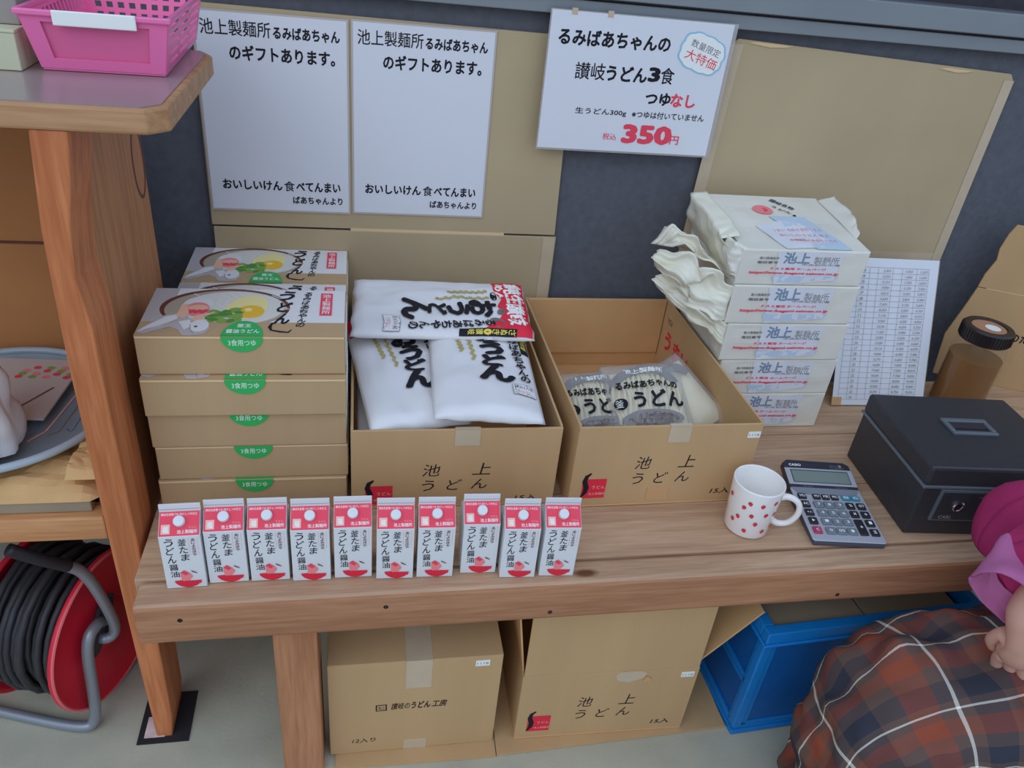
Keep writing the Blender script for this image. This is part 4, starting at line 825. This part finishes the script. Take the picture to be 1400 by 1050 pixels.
for x0, x1, y0, y1 in ((-tw - .004, tw + .004, -td - .005, -td + .003), (-tw - .004, tw + .004, td - .003, td + .005), (-tw - .005, -tw + .003, -td, td), (tw - .003, tw + .005, -td, td)): mb.box(x0, x1, y0, y1, Hb - .006, Hb + .002, 'pink_plastic')
mb.obj('rim', t, bevel=.002)
mb = MB(); mb.box(-.050, .054, -td - .009, -td - .005, Hb - .016, Hb + .003, 'label_white'); mb.obj('label_handle', t, bevel=.0015)
t = thing('paper_box', 'pale beige box at the left end of the shelf top, beside pink basket', 'box', (-.62, 1.222, 1.268))
mb = MB(); mb.box(0, .168, 0, .14, 0, .048, 'beige_box'); mb.obj('box_body', t, bevel=.0015); mb = MB(); mb.box(-.001, .169, -.001, .141, .048, .052, 'beige_box'); mb.obj('lid', t, bevel=.001)
t = thing('paper_box', 'grey box lying on the pale beige box in the corner', 'box', (-.64, 1.26, 1.3205))
mb = MB(); mb.box(0, .185, 0, .12, 0, .07, 'grey_box'); mb.obj('box_body', t, bevel=.002); mb = MB(); mb.box(-.001, .186, -.001, .121, .066, .072, 'grey_box'); mb.obj('lid', t, bevel=.001)

# ================================================================ THINGS ON THE LOWER SHELF
t = thing('cardboard_sheet', 'grey-brown cardboard stack lying along the lower shelf rail', 'cardboard', (-.72, 1.12, .6005))
mb = MB(); mb.box(-.30, .28, -.04, .36, 0, .024, 'card_grey'); mb.obj('sheet', t, bevel=.002)
def crumple(name, label, x0, x1, y0, y1, z0, z1, m, seed, amp=.008, cat='paper bag', grp=None, nm='paper'):
    t = thing(name, label, cat, ((x0 + x1) / 2, (y0 + y1) / 2, z0), 0, grp); mb = MB(); w, d, h = x1 - x0, y1 - y0, z1 - z0
    def f(u, v):
        x, y = (u - .5) * w, (v - .5) * d; e = min(1, min(u, 1 - u, v, 1 - v) * 12)
        q = Vector((x * 14 + seed, y * 22, seed)); z = h * (.55 + .35 * noise.noise(q)) * e + amp * abs(noise.noise(q * 2.7)) * e
        return (x, y, max(.0005, z))
    mb.grid(40, 30, f, m); mb.add([f(0, 0), f(1, 0), f(1, 1), f(0, 1)], [(3, 2, 1, 0)], m); mb.obj(nm, t, smooth=False); return t
crumple('kraft_bag', 'crumpled brown kraft bag under the blue tray', -.98, -.425, 1.075, 1.47, .6255, .662, 'kraft', 3)
crumple('kraft_bag', 'folded brown kraft bag, its corner poking out beside the post', -.475, -.421, 1.09, 1.24, .6600, .690, 'kraft', 9, grp=None)
t = thing('plastic_tray', 'round bluish plastic tray on brown bags in the lower shelf', 'tray', (-.640, 1.278, .6635))
RR = .198
mb = MB(); mb.lathe([(.0001, .003), (RR * .9, .003), (RR * .97, .014), (RR, .020)], 'tray_blue', 64)
o = mb.obj('tray_plate', t, smooth=True)
mb = MB(); mb.tube([(RR * math.cos(a), RR * math.sin(a), .02) for a in [2 * math.pi * i / 60 for i in range(61)]], .007, 'tray_rim', 8, 1); mb.obj('rim', t, smooth=True)
p = Print()
for k in range(7): p.line([(-.02 + .025 * k, -.17 + .02 * k), (.02 + .02 * k, -.06), (.06 + .015 * k, .08)], .004, ['ink_blue', 'pink_soft', 'ink_grey'][k % 3])
p.obj(lambda x, y, k: (x, y, .004 + k), 'ribs', t)
t = thing('booklet', 'glossy pale booklet with red and green flowers on the blue tray', 'booklet', (-.685, 1.232, .6875), 0, rot=(0, 0, R(-4)))
mb = MB(); mb.box(-.02, .145, 0, .200, 0, .004, 'booklet'); mb.obj('cover', t, bevel=.0008)
p = Print()
for i in range(14): p.ell(.05 + .007 * i - .004 * (i % 3), .135 + .011 * (i % 4), .007, .006, ['red', 'leaf2', 'red_soft'][i % 3], n=10)
p.line([(.085, .02), (.125, .10)], .003, 'bowl_brown'); p.obj(ontop(.004), 'printing', t)
t = thing('plastic_bag', 'dull white plastic bag slumped at the left end of the lower shelf', 'bag', (-.622, 1.158, .684))
mb = MB()
def wb(u, v):
    a = 2 * math.pi * u; h = v; r_ = (.066 + .015 * math.sin(v * 3)) * (1 - .25 * v); n = noise.noise(Vector((math.cos(a) * 2.5, math.sin(a) * 2.5, v * 3))) * .018
    return ((r_ + n) * math.cos(a) * .95, (r_ + n) * math.sin(a), h * .15)
mb.grid(36, 14, wb, 'bag_white'); mb.add([wb(i / 36, 1) for i in range(36)] + [(0, 0, .16)], [(i, (i + 1) % 36, 36) for i in range(36)], 'bag_white'); mb.obj('film', t, smooth=True)

# ================================================================ CABLE REEL
ax = Vector((.9397, -.3420, 0))
ctr = Vector((-.52, 1.21, .184)); e1 = Vector((-ax.y, ax.x, 0)); e2 = Vector((0, 0, 1))
t = thing('cable_reel', 'red drum reel wound with black cable on a grey tube stand', 'cable reel', (ctr.x - .1, ctr.y + .07, 0))
rm = Matrix((e1, e2, ax)).transposed().to_4x4(); rm.translation = ctr - t.location
RD = .167
def disc(zc):
    mb = MB(); mb.lathe([(.0001, .006), (.05, .006), (.055, .0), (RD * .9, .0), (RD * .95, .006), (RD, .010), (RD + .003, .006), (RD + .002, 0), (RD * .95, -.006), (.0001, -.006)], 'reel_red', 56, mx=rm @ Matrix.Translation((0, 0, zc)))
    return mb.obj('flange', t, smooth=True)
disc(0); disc(-.165)
mb = MB(); mb.tube([rm @ Vector((RD * math.cos(a), RD * math.sin(a), .009)) for a in [2 * math.pi * i / 56 for i in range(57)]], .003, 'reel_edge', 6, 0); mb.obj('flange_edge', t)
mb = MB(); mb.lathe([(.10, -.16), (.10, -.005)], 'grip', 40, mx=rm); mb.obj('drum', t, smooth=True)
mb = MB(); pts = []; rr = random.Random(4)
turns = 17
for i in range(turns * 22 + 1):
    a = 2 * math.pi * i / 22; k = i / (turns * 22); z = -.150 + .138 * k + .006 * math.sin(a * .37); r_ = .137 + .010 * math.sin(a * .23 + 1) + .006 * math.sin(a * 1.1)
    pts.append(rm @ Vector((r_ * math.cos(a), r_ * math.sin(a), z)))
mb.tube(pts, .0072, 'cable', 7, 0); pts = []
for i in range(9 * 22 + 1):
    a = 2 * math.pi * i / 22 + .7; k = i / (9 * 22); z = -.145 + .12 * k + .012 * math.sin(a * .31 + 2); r_ = .118 + .012 * math.sin(a * .19)
    pts.append(rm @ Vector((r_ * math.cos(a), r_ * math.sin(a), z)))
mb.tube(pts, .008, 'cable', 7, 0); mb.obj('cable', t, smooth=True)
mb = MB()
for k in range(5): mb.tube([rm @ Vector((-.085 + .008 * k, -.02, .012)), rm @ Vector((-.08 + .010 * k, .015, .024)), rm @ Vector((-.055 + .012 * k, .052 - .004 * k, .020)), rm @ Vector((-.01 + .008 * k, .070, .010))], .006, 'cable', 7, 2)
mb.obj('plug_bundle', t, smooth=True)
# tube stand: two bent tubes meeting at the axle
lo = t.location; W3 = lambda *p: Vector(p) - lo
mb = MB(); mb.tube([W3(-.58, 1.072, .530), W3(-.545, 1.088, .490), W3(-.516, 1.115, .445)], .0115, 'grip', 12, 2); mb.obj('grip', t, smooth=True)
mb = MB(); mb.tube([W3(-.520, 1.112, .450), W3(-.501, 1.135, .410), W3(-.488, 1.150, .319), W3(-.482, 1.164, .228), W3(-.491, 1.159, .203), W3(-.512, 1.150, .206), W3(-.520, 1.185, .20)], .0105, 'tube', 14, 3); mb.obj('crank_handle', t, smooth=True)
mb = MB(); mb.tube([W3(-.515, 1.205, .195), W3(-.508, 1.160, .250), W3(-.524, 1.118, .245), W3(-.530, 1.108, .115), W3(-.536, 1.100, .020), W3(-.560, 1.090, .0115), W3(-.728, 1.146, .0115), W3(-.82, 1.18, .0115), W3(-.83, 1.19, .05), W3(-.80, 1.24, .184), W3(-.66, 1.26, .184)], .0112, 'tube', 14, 3); mb.obj('tube_stand', t, smooth=True)
mb = MB(); mb.tube([W3(-.80, 1.34, .03), W3(-.79, 1.40, .0115), W3(-.50, 1.46, .0115), W3(-.47, 1.44, .03)], .0112, 'tube', 12, 2); mb.tube([W3(-.83, 1.18, .0115), W3(-.80, 1.40, .0115)], .0112, 'tube', 12, 0); mb.obj('rear_foot', t, smooth=True)

# ================================================================ PERSON SQUATTING AT THE RIGHT
per = thing('person', 'person in magenta jacket and brown plaid skirt crouching at right, hand on lap', 'person', (1.20, .72, 0))
pl = per.location; G = lambda p: tuple(Vector(p) - pl)
sv, se, sr = [], [], []
def ch(pts, start=None):                                         # a chain of joints: (x, y, z, rx[, ry])
    last = start
    for q in pts:
        sv.append(G(q[:3])); sr.append((q[3], q[4] if len(q) > 4 else q[3])); i = len(sv) - 1
        if last is not None: se.append((last, i))
        last = i
    return last
pel = ch([(1.34, .72, .30, .13, .11)])
che = ch([(1.35, .72, .45, .12, .10), (1.33, .72, .60, .13, .11), (1.30, .72, .74, .12, .10)], pel)
nk = ch([(1.27, .72, .83, .05), (1.245, .72, .89, .048)], che)
ch([(1.235, .72, .95, .075, .085), (1.230, .72, 1.02, .085, .095), (1.235, .72, 1.07, .06, .07)], nk)
def hand(wr, palm, fdir, sidev, back, start):
    w_ = Vector(wr); pm = Vector(palm); fd = Vector(fdir).normalized(); sd = Vector(sidev).normalized(); bk = Vector(back).normalized()
    a = ch([(*w_, .032, .026), (*(w_ * .5 + pm * .5), .036, .024), (*pm, .040, .021)], start)
    for k, ln in ((-1.5, .066), (-.5, .082), (.5, .086), (1.5, .078)):
        b0 = pm + sd * k * .0190 + fd * .034
        p1 = b0 + fd * ln * .48; p2 = p1 + (fd * .85 - bk * .5).normalized() * ln * .36; p3 = p2 + (fd * .35 - bk * .9).normalized() * ln * .26
        ch([(*b0, .0115), (*p1, .0108), (*p2, .0100), (*p3, .0085)], a)
    tb = w_ * .45 + pm * .55 + sd * .028; t1 = tb + sd * .014 + fd * .034 - bk * .004; t2 = t1 + fd * .034 - bk * .008 - sd * .006
    ch([(*tb, .013), (*t1, .0108), (*t2, .0090)], a)
# near arm: hand resting on the lap
e = ch([(1.27, .62, .75, .048), (1.20, .63, .765, .040), (1.12, .67, .775, .036), (1.078, .700, .742, .036), (1.054, .706, .69, .034), (1.042, .70, .645, .035)], che)
hand((1.046, .702, .625), (1.076, .702, .555), (.36, .0, -.93), (-.62, .70, -.24), (-.70, -.68, -.27), e)
# far arm folded in front of the body
e = ch([(1.27, .82, .75, .048), (1.20, .87, .70, .040), (1.17, .885, .60, .038), (1.24, .85, .53, .035), (1.28, .82, .51, .030)], che)
hand((1.29, .81, .505), (1.33, .77, .49), (.55, -.75, -.1), (.7, .6, .1), (.1, .1, 1), e)
for s in (-1, 1):
    y = .73 + s * .07
    ch([(1.30, y, .30, .085), (1.12, y, .34, .066), (.99, y, .355, .050), (.975, y, .32, .046), (1.01, y, .20, .045), (1.06, y, .085, .034), (1.05, y, .045, .036), (.98, y, .030, .034, .024), (.93, y, .026, .030, .020)], pel)
me = bpy.data.meshes.new('body'); me.from_pydata(sv, se, []); body = bpy.data.objects.new('body', me); C.objects.link(body); body.parent = per
me.materials.append(MATS['skin']); md = body.modifiers.new('skin', 'SKIN'); md.use_smooth_shade = True
bpy.context.view_layer.objects.active = body
if not me.skin_vertices: 
    with bpy.context.temp_override(object=body, active_object=body): bpy.ops.mesh.customdata_skin_add()
for i, r_ in enumerate(sr): me.skin_vertices[0].data[i].radius = r_; me.skin_vertices[0].data[i].use_root = (i == 0)
md = body.modifiers.new('sub', 'SUBSURF'); md.levels = 2; md.render_levels = 2
# head details, facing the left end of the bench
hc = Vector(G((1.225, .72, 1.005)))
mb = MB(); mb.lathe([(.0001, .012), (.010, .010), (.016, 0), (.010, -.014), (.0001, -.018)], 'skin', 10, mx=Matrix.Translation(hc + Vector((-.092, 0, -.012)))); mb.obj('nose', per, smooth=True)
for s in (-1, 1):
    mb = MB(); mb.lathe([(.0001, .007), (.007, .005), (.010, 0), (.007, -.005), (.0001, -.007)], 'label_white', 14, mx=Matrix.Translation(hc + Vector((-.074, s * .032, .012)))); ey = mb.obj('eye', per, smooth=True)
    mb = MB(); mb.lathe([(.0001, .001), (.0045, 0)], 'ink', 12, mx=Matrix.Translation(hc + Vector((-.0845, s * .032, .012))) @ Matrix.Rotation(R(-90), 4, 'Y')); mb.obj('iris', ey)
    mb = MB(); mb.lathe([(.0001, .026), (.010, .020), (.013, 0), (.008, -.020), (.0001, -.026)], 'skin', 12, mx=Matrix.Translation(hc + Vector((.012, s * .088, -.005)))); mb.obj('ear', per, smooth=True)
mb = MB(); mb.tube([hc + Vector((-.076, -.022, -.048)), hc + Vector((-.086, 0, -.050)), hc + Vector((-.076, .022, -.048))], .004, 'red_soft', 8, 2); mb.obj('mouth', per, smooth=True)
mb = MB()
def hairf(u, v):
    a = 2 * math.pi * u; th = v * (1.15 + .75 * (1 + math.cos(a)) / 2 + .1); n = 1 + .05 * noise.noise(Vector((math.cos(a) * 9, math.sin(a) * 9, v * 3)))
    return tuple(hc + Vector((.012, 0, .022)) + Vector((math.sin(th) * math.cos(a) * .104 * n, math.sin(th) * math.sin(a) * .100 * n, math.cos(th) * .100 * n)))
mb.grid(40, 20, hairf, 'hair'); mb.obj('hair', per, smooth=True, solid=.006)
# clothing
def loft(secs, m, nu=40, sub=6, uv=None, fold=0, seed=0, ph=0):      # secs: centre, axis a, axis b (vectors)
    S = [tuple(Vector(c) for c in s_) for s_ in secs]; mb = MB(); rows = []
    def cat(k, j):
        p0, p1, p2, p3 = (S[max(0, min(len(S) - 1, j + d))][k] for d in (-1, 0, 1, 2)); return p0, p1, p2, p3
    for j in range(len(S) - 1):
        for i in range(sub + (j == len(S) - 2)):
            t_ = i / sub; out = []
            for k in range(3):
                p0, p1, p2, p3 = cat(k, j); out.append(.5 * ((2 * p1) + (p2 - p0) * t_ + (2 * p0 - 5 * p1 + 4 * p2 - p3) * t_ ** 2 + (3 * p1 - p0 - 3 * p2 + p3) * t_ ** 3))
            rows.append(out)
    vs = []; L = 0; n = nu
    for r_, (c, a, b) in enumerate(rows):
        if r_: L += (c - rows[r_ - 1][0]).length
        for i in range(n + 1):
            th = 2 * math.pi * (i / n) + ph; P = c + a * math.cos(th) + b * math.sin(th); d = (P - c).normalized()
            f = fold * (noise.noise(P * 9 + Vector((seed, 0, 0))) + .6 * noise.noise(P * 22 + Vector((0, seed, 0)))) if fold else 0
            vs.append(P + d * f)
            if uv: mb.uv[len(vs) - 1] = (uv[0] * i / n, uv[1] * L)
    vs = [G(v) for v in vs]; m_ = n + 1
    mb.add(vs, [(j * m_ + i, j * m_ + i + 1, (j + 1) * m_ + i + 1, (j + 1) * m_ + i) for j in range(len(rows) - 1) for i in range(n)], m); return mb
V = Vector
jk = loft([((1.35, .72, .40), (.17, 0, 0), (0, .19, 0)), ((1.35, .72, .50), (.16, 0, .0), (0, .18, 0)), ((1.33, .72, .62), (.15, 0, 0), (0, .18, 0)), ((1.30, .72, .74), (.13, 0, 0), (0, .165, 0)), ((1.275, .72, .815), (.09, 0, -.01), (0, .11, 0)), ((1.262, .72, .85), (.06, 0, 0), (0, .065, 0))], 'jacket', fold=.012, seed=3)
jk.obj('jacket', per, smooth=True, solid=.004)
slv = loft([((1.28, .615, .765), (.0, .06, .082), (.062, 0, -.02)), ((1.20, .625, .78), (.02, .03, .072), (-.02, -.056, .02)), ((1.12, .67, .795), (.01, .02, .064), (-.055, -.045, .02)), ((1.082, .705, .755), (-.050, .03, .032), (-.035, -.050, -.02)), ((1.072, .722, .718), (-.055, .042, .012), (-.0, -.030, -.050)), ((1.062, .725, .688), (-.056, .045, .010), (.013, -.02, -.058))], 'jacket', fold=.016, seed=8)
slv.obj('sleeve', per, smooth=True, solid=.003)
DV = Vector((-.014, -.034, -.020))
cf = loft([tuple([Vector(c_) + DV, a_, b_]) for c_, a_, b_ in [((1.080, .762, .722), (-.058, .044, .010), (.01, -.026, -.056)), ((1.072, .757, .700), (-.068, .052, .014), (.020, -.014, -.068)), ((1.060, .745, .684), (-.076, .058, .022), (.030, .004, -.066)), ((1.050, .736, .676), (-.074, .057, .024), (.032, .008, -.062)), ((1.060, .745, .684), (-.062, .048, .016), (.026, .004, -.056)), ((1.080, .760, .706), (-.054, .042, .010), (.018, -.012, -.050))]], 'jacket_cuff', fold=.022, seed=12)
cf.obj('cuff', per, smooth=True, solid=.0025)
sl2 = loft([((1.28, .825, .765), (0, -.06, .082), (.058, 0, -.02)), ((1.20, .88, .71), (-.06, 0, .02), (.02, -.06, 0)), ((1.17, .885, .61), (-.06, 0, .0), (0, -.055, 0)), ((1.23, .855, .535), (-.02, 0, .055), (.03, -.05, 0)), ((1.275, .825, .51), (-.01, 0, .05), (.03, -.045, 0))], 'jacket', fold=.008, seed=5)
sl2.obj('sleeve', per, smooth=True, solid=.003)
sk = loft([((1.46, .72, .30), (0, .17, .02), (.02, 0, .15)), ((1.34, .73, .32), (0, .180, 0), (0, 0, .155)), ((1.20, .745, .355), (0, .175, 0), (0, 0, .150)), ((1.06, .745, .352), (0, .168, 0), (-.01, 0, .132)), ((.975, .745, .33), (0, .155, 0), (-.05, 0, .115)), ((.925, .745, .285), (0, .145, 0), (-.088, 0, .075)), ((.925, .74, .22), (0, .14, 0), (-.098, 0, .025)), ((.94, .735, .13), (0, .145, 0), (-.105, 0, 0)), ((.955, .735, .05), (0, .155, 0), (-.11, 0, 0))], 'plaid', nu=96, sub=10, uv=(9.0, 7.6), fold=.026, seed=21, ph=.3)
sk.obj('plaid_skirt', per, smooth=True, solid=.003)
for s in (-1, 1):
    y = .73 + s * .07; mb = MB(); mb.grid(20, 12, lambda u, v: G((.985 + .115 * math.cos(2 * math.pi * u) * (1 - .25 * v ** 2), y + .045 * math.sin(2 * math.pi * u) * (1 - .25 * v ** 2), .002 + .065 * v)), 'shoe'); mb.grid(20, 1, lambda u, v: G((.985 + .115 * math.cos(2 * math.pi * u) * v, y + .045 * math.sin(2 * math.pi * u) * v, .002)), 'shoe'); mb.obj('shoe', per, smooth=True)
